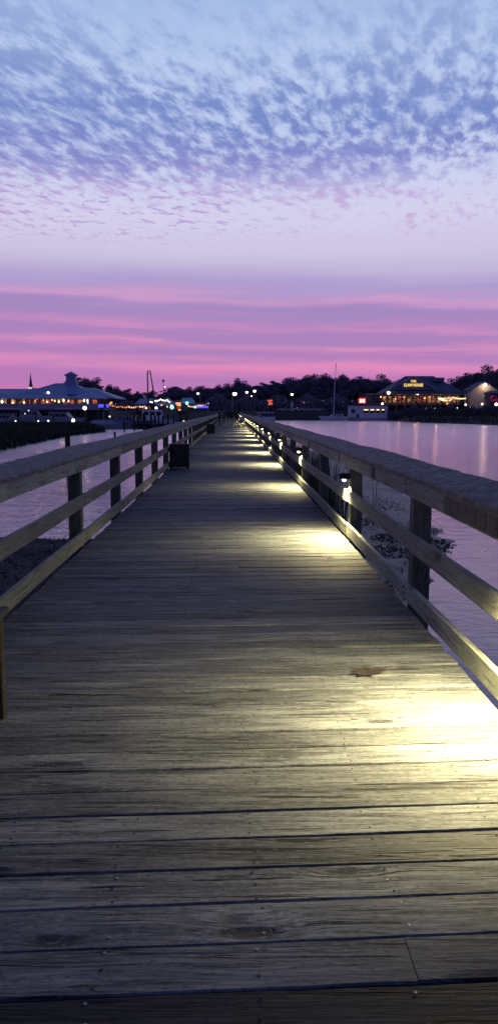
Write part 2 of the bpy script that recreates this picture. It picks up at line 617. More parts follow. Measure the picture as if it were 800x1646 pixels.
# slanted so the rows lean like the photo's
PXs = T.math('ADD', PX, T.math('MULTIPLY', PY, -.26))
pv = T.comb(PXs, T.math('MULTIPLY', PY, .44), 0)
flake = T.noise(pv, 18.0, 5, .6, .15)
mid_ = T.noise(pv, 4.2, 4, .55, .2)
cover = T.noise(T.comb(T.math('MULTIPLY', PX, 1.0), T.math('MULTIPLY', PY, .55), 8.0), 1.7, 3, .5, .3)
zt = T.math('ADD', Zp, T.math('MULTIPLY', T.math('SUBTRACT', mid_, .5), .035))
zt = T.math('ADD', zt, T.math('MULTIPLY', az, -.025))
band = T.math('MULTIPLY', T.sstep(zt, .232, .292), T.math('SUBTRACT', 1, T.math('MULTIPLY', T.sstep(Zp, .34, .45), .55)))
wisps = T.math('MULTIPLY', T.sstep(zt, .190, .225), .6)
dens = T.math('ADD', T.math('MULTIPLY', flake, 1.0), T.math('MULTIPLY', T.math('SUBTRACT', cover, .5), .8))
dens = T.math('ADD', dens, T.math('MULTIPLY', T.math('SUBTRACT', mid_, .5), .55))
dens = T.math('ADD', dens, T.math('MULTIPLY', T.math('SUBTRACT', band, .7), .22))
for (bx_, by_, sx_, sy_, am_) in ((130, 205, 190, 55, .16), (420, 272, 130, 26, .20), (660, 168, 120, 34, .17), (40, 265, 130, 30, .12), (560, 290, 120, 24, .06), (560, 60, 60, 30, .05)):
    r0 = ray(bx_, by_)
    ga = T.math('DIVIDE', T.math('SUBTRACT', az, r0.x / r0.y), sx_ / F)
    gz = T.math('DIVIDE', T.math('SUBTRACT', Zp, zf(by_)), sy_ / F)
    e_ = T.math('EXPONENT', T.math('MULTIPLY', T.math('MULTIPLY_ADD', ga, ga, T.math('MULTIPLY', gz, gz)), -1.0))
    dens = T.math('MULTIPLY_ADD', e_, am_, dens)
cmask = T.math('MULTIPLY', T.sstep(dens, .33, .66), T.math('MAXIMUM', band, wisps))
cmask = T.math('MULTIPLY', cmask, T.math('MULTIPLY_ADD', T.sstep(flake, .36, .62), .62, .38))
ccol = T.ramp(Zp, [(.19, s2l((196, 158, 212))), (.255, s2l((182, 142, 208))), (.275, s2l((142, 142, 207))), (.33, s2l((120, 141, 204))), (.44, s2l((138, 158, 212))), (.7, (.06, .09, .25))])
skyc = T.mix(cmask, base, ccol)
# bright rims between the flakes
gap = T.math('MULTIPLY', T.math('SUBTRACT', 1, T.sstep(flake, .30, .50)), T.math('MULTIPLY', band, .36))
skyc = T.mix(gap, skyc, s2l((208, 218, 250)))
# loose small flakes in the clear strip under the deck
fl2 = T.noise(T.comb(T.math('MULTIPLY', PXs, 1.0), T.math('MULTIPLY', PY, .8), 4.0), 17, 3, .55, .2)
win = T.math('MULTIPLY', T.sstep(zt, .192, .232), T.math('SUBTRACT', 1, T.sstep(zt, .262, .30)))
win = T.math('MULTIPLY', win, T.math('SUBTRACT', 1, T.sstep(az, -.05, .16)))
skyc = T.mix(T.math('MULTIPLY', T.math('MULTIPLY', T.sstep(fl2, .52, .66), win), .75), skyc, s2l((178, 152, 210)))
# the eastern half of the sky, behind the camera, is already dark
back = T.sstep(DY, -.45, .55)
dim = T.math('MULTIPLY_ADD', back, .58, .42)
skyc = T.mix(back, T.mix(1.0, skyc, (.72, .86, 1.25), 'MULTIPLY'), skyc)
vs = T.n('ShaderNodeVectorMath', operation='SCALE')
T.L(skyc, vs.inputs[0])
T.L(dim, vs.inputs['Scale'])
bg = T.n('ShaderNodeBackground')
T.L(vs.outputs[0], bg.inputs[0])
bg.inputs[1].default_value = .97
SUN_EL, SUN_ROT = R(-5.0), R(0)
sky = T.n('ShaderNodeTexSky', sky_type='NISHITA')
sky.sun_disc = False
sky.sun_elevation = SUN_EL
sky.sun_rotation = SUN_ROT
bg2 = T.n('ShaderNodeBackground')
T.L(sky.outputs[0], bg2.inputs[0])
bg2.inputs[1].default_value = .015
ad = T.n('ShaderNodeAddShader')
T.L(bg.outputs[0], ad.inputs[0])
T.L(bg2.outputs[0], ad.inputs[1])
wo = T.n('ShaderNodeOutputWorld')
T.L(ad.outputs[0], wo.inputs[0])

sl = bpy.data.lights.new('afterglow_sun', 'SUN')
sl.energy = .03
sl.angle = R(15)
sl.color = (1, .55, .6)
so = bpy.data.objects.new('afterglow_sun', sl)
COL.objects.link(so)
so.rotation_euler = (R(-87), 0, 0)      # light travels towards the camera from the western horizon
so.location = (0, 50, 30)


def point(name, loc, energy, col, rad=.05, parent=None):
    l = bpy.data.lights.new(name, 'POINT')
    l.energy = energy
    l.color = col
    l.shadow_soft_size = rad
    o = bpy.data.objects.new(name, l)
    COL.objects.link(o)
    o.location = loc
    if parent:
        o.parent = parent
    return o


# ------------------------------------------------------------------ boardwalk
XL, XR = -1.69, 1.385
Y0, Y1 = -2.6, 168.0
PITCHW = .187
SKEW = math.tan(R(2.2))


def build_deck():
    v, f, pid, shade, mi = [], [], [], [], []
    rnd = random.Random(3)
    nails = []
    n = int((Y1 - Y0) / PITCHW)
    ph = (1.889 - Y0) % PITCHW       # a joint falls where the photo has one
    gid = 0
    for i in range(n):
        yc = Y0 + ph + (i + .5) * PITCHW
        near = yc < 14
        cuts = [XL, XR]
        dark = None  # nearest planks: older wood, with lamp falloff also put into their tone
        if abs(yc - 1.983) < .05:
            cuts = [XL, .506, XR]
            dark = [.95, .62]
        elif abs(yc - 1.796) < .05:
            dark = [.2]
        elif rnd.random() < .35 and yc > 6.5:
            cuts = [XL, rnd.choice((-.83, -.38, .07, .52, .97)), XR]
        for k in range(len(cuts) - 1):
            gid += 1
            e0 = cuts[k] + (.0015 if k else rnd.uniform(-.006, .006))
            e1 = cuts[k + 1] - (.0015 if k < len(cuts) - 2 else rnd.uniform(-.006, .006))
            wd = PITCHW - rnd.uniform(.0025, .0065)
            dz = rnd.gauss(0, .0016) if yc > 3 else rnd.gauss(0, .0008)
            tilt = rnd.gauss(0, .008)
            cup = rnd.uniform(-.0015, .003)
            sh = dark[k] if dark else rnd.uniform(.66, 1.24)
            ns = 14 if near else 3
            b = .005
            prof = [(-.5, -.038), (-.5, -.006), (-.5 + b / wd, 0), (-.2, 0), (.2, 0), (.5 - b / wd, 0), (.5, -.006), (.5, -.038)]
            np_ = len(prof)
            bi = len(v)
            s1, s2 = rnd.uniform(0, 50), rnd.uniform(0, 50)
            for j in range(ns + 1):
                x = e0 + (e1 - e0) * j / ns
                wob = .0022 * math.sin(x * 2.3 + s1) if near else 0
                zb = .0016 * math.sin(x * 1.7 + s2)
                for (a, z) in prof:
                    yy = a * wd
                    ch = (.0012 * math.sin(x * 23 + s1 * 3) + .0009 * math.sin(x * 51 + s2)) if near and abs(a) > .4 else 0
                    zc = -cup * (1 - (2 * a) ** 2) if z == 0 else 0
                    v.append((x, yc + yy + SKEW * x + wob + ch * (1 if a > 0 else -1), z + dz + zb + tilt * yy + zc))
                    pid.append(float(gid % 997) * 1.0)
                    shade.append(sh)
            for j in range(ns):
                for q in range(np_ - 1):
                    p0 = bi + j * np_ + q
                    f.append((p0, p0 + np_, p0 + np_ + 1, p0 + 1))
            f.append(tuple(bi + q for q in range(np_)))
            f.append(tuple(bi + ns * np_ + q for q in range(np_ - 1, -1, -1)))
            if yc < 16:
                for xr in (-1.28, -.83, -.38, .07, .52, .97, 1.3):
                    xs = xr + rnd.gauss(0, .012)
                    if e0 + .01 < xs < e1 - .01:
                        for a in (-.36, .0, .36) if rnd.random() < .55 else (-.3, .32):
                            xx = xs + rnd.gauss(0, .006)
                            nails.append((xx, yc + a * wd + rnd.gauss(0, .006) + SKEW * xx, dz, rnd.random()))
    me = bpy.data.meshes.new('boardwalk')
    me.from_pydata(v, [], f)
    for nm, dat in (('pid', pid), ('shade', shade)):
        at_ = me.attributes.new(nm, 'FLOAT', 'POINT')
        at_.data.foreach_set('value', dat)
    me.materials.append(M['deck'])
    o = bpy.data.objects.new('boardwalk', me)
    COL.objects.link(o)
    tag(o, 'long weathered plank boardwalk running out to the far shore', None, None, 'structure')
    return o, nails


deck, nails = build_deck()
# stringers and pilings carry it
mb = MB()
for x in (XL + .03, -.83, -.38, .07, .52, .97, XR - .08):
    mb.box(x, x + .045, Y0, Y1, -.24, -.0405)
mb.build('stringer', M['pile'], deck)
pm = MB()
pm.tube([(0, 0, -3.2), (0, 0, -.245)], .13, 10)
pil0 = None
y = 1.0
while y < 100:
    for x in (XL + .2, XR - .25):
        if pil0 is None:
            pil0 = pm.build('support_piling', M['pile'], deck, True)
            o = pil0
        else:
            o = pil0.copy()
            COL.objects.link(o)
            o.parent = deck
        o.location = (x, y, 0)
    y += 6.2
# nails and screws: the hundred largest by themselves, the rest as one part
nails = sorted([q for q in nails if q[1] > 1.5], key=lambda q: q[1])
nm_d = MB()
nm_d.lathe([(.0048, -.001), (.0056, .0006), (.004, .0012)], n=7)
nailA = nm_d.build('nail', M['nailhole'])
nm_s = MB()
nm_s.lathe([(.0046, -.001), (.005, .0012), (.0032, .0017), (.0012, .0006)], n=8)
nailB = nm_s.build('screw', M['screw'])
usedA = usedB = False
for (x, y, z, r) in nails[:95]:
    bright = r > .68 or (x > .45 and y < 2.3 and r > .25)
    if bright:
        o = nailB if not usedB else nailB.copy()
        if usedB:
            COL.objects.link(o)
        usedB = True
    else:
        o = nailA if not usedA else nailA.copy()
        if usedA:
            COL.objects.link(o)
        usedA = True
    o.parent = deck
    o.location = (x, y, z + .0004)
mb = MB()
for (x, y, z, r) in nails[95:]:
    mb.lathe([(.0045, -.001), (.005, .0008), (.003, .0012)], (x, y, z + .0004), 5)
o = mb.build('nail', M['nailhole'], deck)
o['kind'] = 'stuff'

# ------------------------------------------------------------------ railings
LPOST = [-.6, 2.4, 5.4] + [8.85 + 3.05 * k for k in range(0, 52)]
RPOST = [3.60, 6.05] + [9.30 + 3.22 * k for k in range(0, 49)]
RPOST = [.45, -2.4] + RPOST
RPOST.sort()


def board_mesh(x0, x1, L, z0, z1, seed, ns=10):
    """a rail board along +y from 0 to L, chamfered and a bit bowed"""
    rnd = random.Random(seed)
    b = .006
    prof = [(x0, z0 + b), (x0 + b, z0), (x1 - b, z0), (x1, z0 + b), (x1, z1 - b), (x1 - b, z1), (x0 + b, z1), (x0, z1 - b)]
    m = MB()
    vs, fs = [], []
    a1, a2 = rnd.uniform(0, 6), rnd.uniform(0, 6)
    for j in range(ns + 1):
        t = L * j / ns
        dz = .004 * math.sin(t * 1.1 + a1)
        dx = .0025 * math.sin(t * .9 + a2)
        for (x, z) in prof:
            vs.append((x + dx, t, z + dz + rnd.uniform(-.0008, .0008)))
    n = 8
    for j in range(ns):
        for q in range(n):
            r_ = (q + 1) % n
            fs.append((j * n + q, j * n + r_, (j + 1) * n + r_, (j + 1) * n + q))
    fs.append(tuple(range(n)))
    fs.append(tuple(ns * n + q for q in range(n - 1, -1, -1)))
    m.add(vs, fs)
    return m


def cap_mesh(face, side, L, seed, near):
    rnd = random.Random(seed)
    ns = int(L / .045) if near else 12
    nw = 12 if near else 4
    m = MB()
    vs, fs = [], []
    wdt, rise, th = .285, .07, .038
    row = []
    for j in range(ns + 1):
        t = L * j / ns
        top = []
        for i in range(nw + 1):
            a = i / nw
            x = face - side * .016 + side * wdt * a
            z = 1.0165 + rise * a + th
            e = min(a, 1 - a) * wdt
            z -= .010 * max(0, 1 - e / .02)
            if near:
                p = Vector((a * 3.2 + seed * 7, t * 3.5, seed))
                nz = mnoise.fractal(p, 1.0, 2.0, 4)
                z += .007 * nz
                if i in (0, nw):
                    x += .006 * mnoise.noise(Vector((t * 5, seed * 3.1, i)))
                z += .007 * math.sin(t * 1.3 + seed) * a
            else:
                z += .004 * math.sin(t * 2 + seed)
            top.append((x, t, z))
        bot = [(face - side * .016 + side * wdt, t, 1.0165 + rise), (face - side * .016, t, 1.0165)]
        row.append(top + bot)
    n = len(row[0])
    for r_ in row:
        vs += r_
    for j in range(ns):
        for q in range(n):
            k = (q + 1) % n
            fs.append((j * n + q, j * n + k, (j + 1) * n + k, (j + 1) * n + q))
    fs.append(tuple(range(n)))
    fs.append(tuple(ns * n + q for q in range(n - 1, -1, -1)))
    m.add(vs, fs)
    return m


def railing(name, label, face, side, posts):
    root = thing(name, label, 'railing', (face, 0, 0))
    inner = side * .0415
    pmx = MB()
    xa, xb = sorted((side * .0415, side * (.0415 + .142)))
    pmx.bbox(xa, xb, -.071, .071, -.55, 1.022, .006)
    pmx.cur = 1
    for z_ in (.915, .975, .495, .555, .085, .135):
        b_ = MB()
        b_.lathe([(.011, -.001), (.011, .004), (.006, .006)], n=8)
        yy_ = .03 if int(z_ * 1000) % 2 else -.025
        pmx.add([(-side * q[2], q[0] + yy_, q[1] + z_) for q in b_.v], b_.f)
    p0 = None
    for y in posts:
        if p0 is None:
            p0 = pmx.build('post', [M['post'], M['nailhole']], root)
            o = p0
        else:
            o = p0.copy()
            COL.objects.link(o)
            o.parent = root
        o.location = (0, y, 0)
    xa, xb = sorted((0, side * .04))
    k = 0
    i = 0
    while i < len(posts) - 1:
        j = min(i + 2, len(posts) - 1)
        y0, y1 = posts[i], posts[j]
        L = y1 - y0 - .005
        for nm, z0, z1 in (('top_rail', .875, 1.0135), ('middle_rail', .452, .597), ('bottom_rail', .036, .18)):
            m = board_mesh(xa, xb, L, z0, z1, i * 7 + hash(nm) % 5 + int(side * 3), 10 if y0 < 40 else 4)
            o = m.build(nm, M['rail'], root)
            o.location = (random.uniform(-.003, .003), y0, random.uniform(-.006, .006) if nm != 'top_rail' else 0)
        m = cap_mesh(0, side, L, i + (0 if side < 0 else 31) + .37, y0 < 30)
        o = m.build('cap_board', M['cap'], root)
        o.location = (0, y0, 0)
        i = j
    return root


rl = railing('wooden_railing', 'grey timber railing with sloped cap along the left edge of the boardwalk, benches against it', XL, -1, LPOST)
rr = railing('wooden_railing', 'timber railing with glowing lamps and dark plaques along the right edge of the boardwalk', XR, 1, RPOST)

# bronze plaques screwed to the right top rail
pq = MB()
pq.bbox(-.0062, .0005, -.076, .076, .890, 1.0, .001)
em = MB()
em.lathe([(.022, 0), (.022, .002), (.012, .003)], n=14)
em.v = [(-.0058 - z * .6, y * 1.0, x + .945) for (x, y, z) in em.v]
for dz in (-.032, .036, .048):
    em.box(-.0072, -.0063, -.045, .045, .942 + dz, .946 + dz)
first = None
for y in (3.66, 3.835, 4.01, 4.185, 4.36, 4.535, 4.71, 4.885, 7.55, 9.95, 13.9, 19.0):
    if first is None:
        o = pq.build('plaque', M['bronze'], rr)
        e = em.build('emblem', M['bronzepale'], o)
        first = o
    else:
        o = dup(first, rr)
    o.location = (0, y, 0)

# lamps on the right railing
LAMPCOL = (1, .84, .40)
lamp_posts = [RPOST[RPOST.index(3.60)]] + [9.30 + 6.44 * k for k in range(0, 24)]
root = thing('deck_light', 'x', 'light', (0, 0, 0))
hm = MB()
# hood: half-round shell that opens downward, reaching in over the middle rail
for (r_o, r_i) in ((.058, .050),):
    nseg = 10
    for k in range(nseg):
        a0, a1 = math.pi * k / nseg, math.pi * (k + 1) / nseg
        pts = []
        for (rr_, a) in ((r_o, a0), (r_o, a1), (r_i, a1), (r_i, a0)):
            pts.append((rr_ * math.cos(a), .725 + rr_ * math.sin(a) * 1.25))
        hm.prism(pts, -.125, -.0, 'x')
    pts = [(r_o * math.cos(math.pi * k / nseg), .725 + r_o * 1.25 * math.sin(math.pi * k / nseg)) for k in range(nseg + 1)]
    hm.prism(pts, -.130, -.125, 'x')
hood = hm.build('hood', M['black'], root)
bm_ = MB()
bm_.bbox(-.012, -.001, -.045, .045, .635, .80, .003)
bm_.box(-.055, -.010, -.010, .010, .775, .79)
bm_.build('back_plate', M['black'], root)
lm = MB()
lm.lathe([(.010, .045), (.022, .030), (.026, .010), (.020, -.008), (.008, -.016)], (-.068, 0, .712), 12)
lm.build('bulb', M['e_lamp'], root, True)
ll = bpy.data.lights.new('lamp_light', 'SPOT')
ll.energy = 600
ll.color = LAMPCOL
ll.shadow_soft_size = .03
ll.spot_size = R(154)
ll.spot_blend = .9
lo = bpy.data.objects.new('lamp_light', ll)
COL.objects.link(lo)
lo.parent = root
lo.location = (-.072, 0, .680)
lo.rotation_euler = (0, R(13), 0)
lx = XR + .0415
names = []
for i, y in enumerate(lamp_posts):
    r0 = root if i == 0 else dup(root)
    r0.location = (lx, y, 0)
    for ch_ in r0.children:
        if ch_.type == 'LIGHT':
            if i:
                ch_.data = ll.copy()
                ch_.data.energy = 600 * random.uniform(.72, 1.15)
                ch_.rotation_euler = (R(random.uniform(-5, 5)), R(13 + random.uniform(-4, 4)), 0)
            else:
                ch_.data = ll.copy()
                ch_.data.energy = 540
                ch_.data.spot_size = R(156)
                ch_.rotation_euler = (R(5), R(21), 0)
    if i == 0:
        lab = 'hooded lamp beside the camera on the right railing, lighting the nearest planks'
        r0['group'] = 'hooded lamps along the right railing'
    elif i < 7:
        lab = ['', 'nearest glowing hooded lamp in view on a right railing post',
               'second glowing hooded lamp along the right railing, one past the nearest visible one',
               'third glowing hooded lamp along the right railing', 'fourth glowing hooded lamp along the right railing',
               'fifth glowing hooded lamp along the right railing', 'sixth glowing hooded lamp along the right railing'][i]
    else:
        lab = 'tiny glowing hooded lamp far down the right railing'
    tag(r0, lab, 'light', 'hooded lamps along the right railing')

# ------------------------------------------------------------------ benches on the left
bx0, bx1 = XL + .012, XL + .53
bench = thing('bench', 'dark wooden box bench end at the left edge of the picture beside the camera', 'bench', (0, 0, 0), 0, 'dark box benches along the left railing')


def bench_part(name, *boxes):
    m = MB()
    for q in boxes:
        m.bbox(*q, .006)
    return m.build(name, M['bench'], bench)


bench_part('seat', (bx0, bx1 + .02, -.02, .52, .62, .665))
bench_part('end_panel', (bx0 + .06, bx1 - .06, .02, .045, .05, .617))
bench_part('end_panel', (bx0 + .06, bx1 - .06, .455, .48, .05, .617))
bench_part('front_panel', (bx1 - .058, bx1 - .03, .06, .44, .05, .617))
for (xx, yy) in ((bx0, 0), (bx1 - .062, 0), (bx0, .44), (bx1 - .062, .44)):
    bench_part('leg', (xx, xx + .06, yy, yy + .06, .002, .618))
bench_part('rail_strip', (bx0 + .062, bx1 - .064, .004, .019, .12, .19))
for (y, lab) in ((3.93, None), (20.6, 'dark wooden box bench halfway along the left railing'), (51.5, 'small dark box bench far down the left railing near the people')):
    b = bench if lab is None else dup(bench)
    b.location = (0, y, 0)
    if lab:
        tag(b, lab)
bench.location = (.012, 3.30, 0)
bench.scale = (1, 1, .86)

# ------------------------------------------------------------------ dead leaves on the deck


def leaf(px, py, size, label, rz, seed):
    d = ray(px, py)
    t = -EYE / d.z
    x, y = d.x * t, d.y * t
    rnd = random.Random(seed)
    m = MB()
    prof = [(-.62, .0), (-.35, .10), (-.30, .30), (-.05, .20), (.05, .42), (.22, .20), (.5, .28), (.36, .08), (.62, -.02), (.34, -.12), (.42, -.34), (.12, -.20), (-.02, -.40), (-.16, -.18), (-.44, -.22)]
    n = len(prof)
    vs = [(0, 0, .006)]
    for r_ in (.5, 1.0):
        for i, (a, b) in enumerate(prof):
            z = .002 + (.006 * (r_ ** 2) * (.25 + .9 * abs(math.sin(i * 1.7 + seed))))
            vs.append((a * r_ * size, b * r_ * size, z * size / .12))
    fs = [(0, 1 + i, 1 + (i + 1) % n) for i in range(n)]
    fs += [(1 + i, 1 + n + i, 1 + n + (i + 1) % n, 1 + (i + 1) % n) for i in range(n)]
    m.add(vs, fs)
    root = thing('dead_leaf', label, 'leaf', (x, y, .004), rz, 'dead leaves on the planks')
    m.build('blade', M['deadleaf'], root)
    s = MB()
    s.tube([(-.5 * size, 0, .004), (-.75 * size, .02 * size, .006), (-.95 * size, .1 * size, .01)], .0022, 5)
    s.build('stalk', M['deadleaf'], root)


leaf(592, 1083, .205, 'large curled brown dead leaf lying on the lit planks right of centre', R(200), 1)
leaf(531, 897, .07, 'small orange dead leaf on the boardwalk in the second light pool', R(60), 4)

# ------------------------------------------------------------------ water, mud, land


def grid(name, xs, ys, zfun, mat, smooth=True):
    m = MB()
    nx, ny = len(xs), len(ys)
    m.v = [(x, y, zfun(x, y)) for y in ys for x in xs]
    m.f = [(j * nx + i, j * nx + i + 1, (j + 1) * nx + i + 1, (j + 1) * nx + i) for j in range(ny - 1) for i in range(nx - 1)]
    m.mi = [0] * len(m.f)
    return m.build(name, mat, None, smooth)


m = MB()
m.add([(-2500, -200, WATER), (2500, -200, WATER), (2500, 420, WATER), (-2500, 420, WATER)], [(0, 1, 2, 3)])
tag(m.build('water', M['water']), 'calm tidal creek water reflecting the pink dusk sky', None, None, 'structure')


def fr(x, y, s, o=4):
    return mnoise.fractal(Vector((x * s, y * s, 3.3)), 1.0, 2.0, o)


def interp(t, pts):
    if t <= pts[0][0]:
        return pts[0][1]
    for (a, b), (c, d) in zip(pts, pts[1:]):
        if t <= c:
            return b + (d - b) * (t - a) / (c - a)
    return pts[-1][1]


RB = [(2, 1.0), (9, 1.8), (13, 3.0), (16, 4.2), (19, 5.5), (25, 6.0), (32, 7.2), (40, 7.3), (56, 7.4), (70, 6.5), (84, 2), (90, 0)]


def mud_z(x, y):
    h = -.5
    if x > -.5:
        e = interp(y, RB) - x
        h = max(h, min(.17, e * .22 + .015))
    if x < .5:
        e = min(19.9 - y, (x + 12) * .8)
        h = max(h, min(.34, e * .22))
    # sink at the rim of the sheet
    return WATER + h + .075 * fr(x, y, .9, 5) + .03 * fr(x, y, 4.5, 3)


xs = [-14 + .17 * i for i in range(int(24 / .17))]
ys = [-2 + .19 * j for j in range(int(92 / .19))]
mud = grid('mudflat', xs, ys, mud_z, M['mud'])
tag(mud, 'dark wet mudflat beside the boardwalk', None, None, 'structure')

# oyster clumps on the right mud, wrack and shells on the left bank
rnd = random.Random(11)


def shells(name, label, spots, n_each):
    m = MB()
    for (cx, cy, rx, ry, n) in spots:
        for _ in range(n):
            a, r_ = rnd.uniform(0, 6.28), math.sqrt(rnd.random())
            x, y = cx + rx * r_ * math.cos(a), cy + ry * r_ * math.sin(a)
            z = mud_z(x, y)
            if z < WATER - .06:
                continue
            s = rnd.uniform(.02, .075)
            ax = Vector((rnd.gauss(0, 1), rnd.gauss(0, 1), rnd.gauss(.6, .6))).normalized()
            side_ = ax.cross(Vector((rnd.gauss(0, 1), rnd.gauss(0, 1), 1))).normalized()
            nr = ax.cross(side_)
            c = Vector((x, y, z + .008))
            p = [c - ax * s * .3, c + side_ * s * .4, c + ax * s, c - side_ * s * .4, c + nr * s * .22, c - nr * s * .22]
            m.add(p, [(0, 1, 4), (1, 2, 4), (2, 3, 4), (3, 0, 4), (1, 0, 5), (2, 1, 5), (3, 2, 5), (0, 3, 5)])
    o = m.build(name, M['shell'])
    tag(o, label, None, None, 'stuff')


shells('oyster_bed', 'dark clumps of oyster shells on the mud right of the boardwalk',
       [(4.6, 19.2, 1.1, .8, 800), (5.6, 18.4, .6, .4, 150), (3.4, 17.5, 1.2, .8, 600), (3.6, 22, 1.2, 1.2, 450), (3, 14, .6, .5, 120), (4.2, 15.8, 1.1, 1.0, 60), (3.2, 12.6, .7, .8, 40), (5.2, 21.5, .8, .8, 80), (4.5, 27, 1.5, 2.5, 300)], 0)
shells('shell_bank', 'dark shell and wrack litter on the bank left of the boardwalk',
       [(-4.5, 13, 3.5, 6.5, 3000)], 0)

# reeds: right of the walk, on the left marsh island, on the right bank


def reeds(name, label, spots, seed, wd=.012, lean=.25):
    r_ = random.Random(seed)
    m = MB()
    for (fx, zf_, n, h0, h1) in spots:
        for _ in range(n):
            x, y = fx(r_)
            z = zf_(x, y)
            if z is None:
                continue
            h = r_.uniform(h0, h1)
            a = r_.uniform(0, 6.28)
            l = r_.uniform(0, lean) * h
            dx, dy = math.cos(a) * l, math.sin(a) * l
            b = r_.uniform(0, 6.28)
            wx, wy = math.cos(b) * wd * r_.uniform(.6, 1.5), math.sin(b) * wd
            m.add([(x - wx, y - wy, z), (x + wx, y + wy, z), (x + dx * .4 + wx * .8, y + dy * .4 + wy * .8, z + h * .6), (x + dx * .4 - wx * .8, y + dy * .4 - wy * .8, z + h * .6), (x + dx, y + dy, z + h)],
                  [(0, 1, 2, 3), (3, 2, 4)])
    o = m.build(name, M['reed'])
    tag(o, label, None, None, 'stuff')


reeds('marsh_reeds', 'dark marsh reeds standing in the mud just right of the railing',
      [(lambda r: (1.9 + abs(r.gauss(0, .55)), r.uniform(19, 40)), lambda x, y: mud_z(x, y) - .1, 1900, .7, 1.9),
       (lambda r: (1.9 + abs(r.gauss(0, .8)), r.uniform(23, 75)), lambda x, y: mud_z(x, y) - .1, 3200, 1.2, 2.3)], 5)


def edge_left(y):
    """outer edge of the left marsh island"""
    return interp(y, [(60, -19), (62, -19.5), (75, -20.5), (88, -20.8), (105, -22), (124, -20.3), (132, -21.5), (140, -26)])


def isl_z(x, y):
    e = min(edge_left(y) - x, (y - 61) * 1.2 + (-x - 19) * .35, (139 - y) * 1.5)
    return WATER + max(-.6, min(.75, e * .25)) + .08 * fr(x, y, .25, 4)


isl = grid('marsh_island', [-130 + 1.2 * i for i in range(98)], [40 + 1.2 * j for j in range(88)], isl_z, M['land'])
tag(isl, 'low dark marsh island left of the boardwalk', None, None, 'structure')


def isl_grass(x, y):
    z = isl_z(x, y)
    return z - .05 if z > WATER + .02 else None


reeds('marsh_grass', 'dark grass covering the marsh island on the left',
      [(lambda r: (r.uniform(-75, -19.5), r.uniform(52, 138)), isl_grass, 60000, .5, .95)], 6, .09, .6)


def rb_edge(px):
    return interp(px, [(640, 262), (655, 236), (680, 215), (720, 205), (800, 180), (1000, 150)])


def rbank_z(x, y):
    px = 373 + x / y * 1237
    d = y - rb_edge(px)
    if px < 640:
        d = min(d, (px - 640) * .3)
    return WATER + max(-.8, min(1.9, d * .16)) + .12 * fr(x, y, .2, 4)


rb = grid('marsh_bank', [42 + 1.6 * i for i in range(95)], [140 + 1.6 * j for j in range(86)], rbank_z, M['land'])
tag(rb, 'low dark marsh bank on the right below the restaurant', None, None, 'structure')


def rb_grass(x, y):
    z = rbank_z(x, y)
    return z - .05 if z > WATER + .02 else None


reeds('marsh_grass', 'dark grass covering the marsh bank on the right below the restaurant',
      [(lambda r: (r.uniform(45, 125), r.uniform(150, 272)), rb_grass, 22000, .6, 1.4)], 8, .09, .5)

LAND = EYE - .25
m = MB()
# the far shore: one sheet that reaches the horizon, with a timber bulkhead along the water
shore = [(-2600, 176), (-60, 176), (-28, 178), (-24, 200), (-14, 218), (-4, 235), (4, 262), (12, 276), (60, 277), (90, 276), (160, 262), (2600, 260)]
vs = [(x, y, LAND) for x, y in shore] + [(x, 7000, LAND) for x, y in shore]
n = len(shore)
m.add(vs, [(i, i + 1, n + i + 1, n + i) for i in range(n - 1)])
tag(m.build('ground', M['land']), 'dark level ground of the far shore', None, None, 'structure')
m = MB()
for (a, b), (c, d) in zip(shore, shore[1:]):
    m.add([(a, b, WATER - 1), (c, d, WATER - 1), (c, d, LAND + .01), (a, b, LAND + .01), (a, b + .4, LAND + .01), (c, d + .4, LAND + .01)], [(0, 1, 2, 3), (3, 2, 5, 4)])
tag(m.build('seawall', M['bulkhead']), 'dark timber seawall holding up the far shore along the water', 'seawall')

# ------------------------------------------------------------------ trees


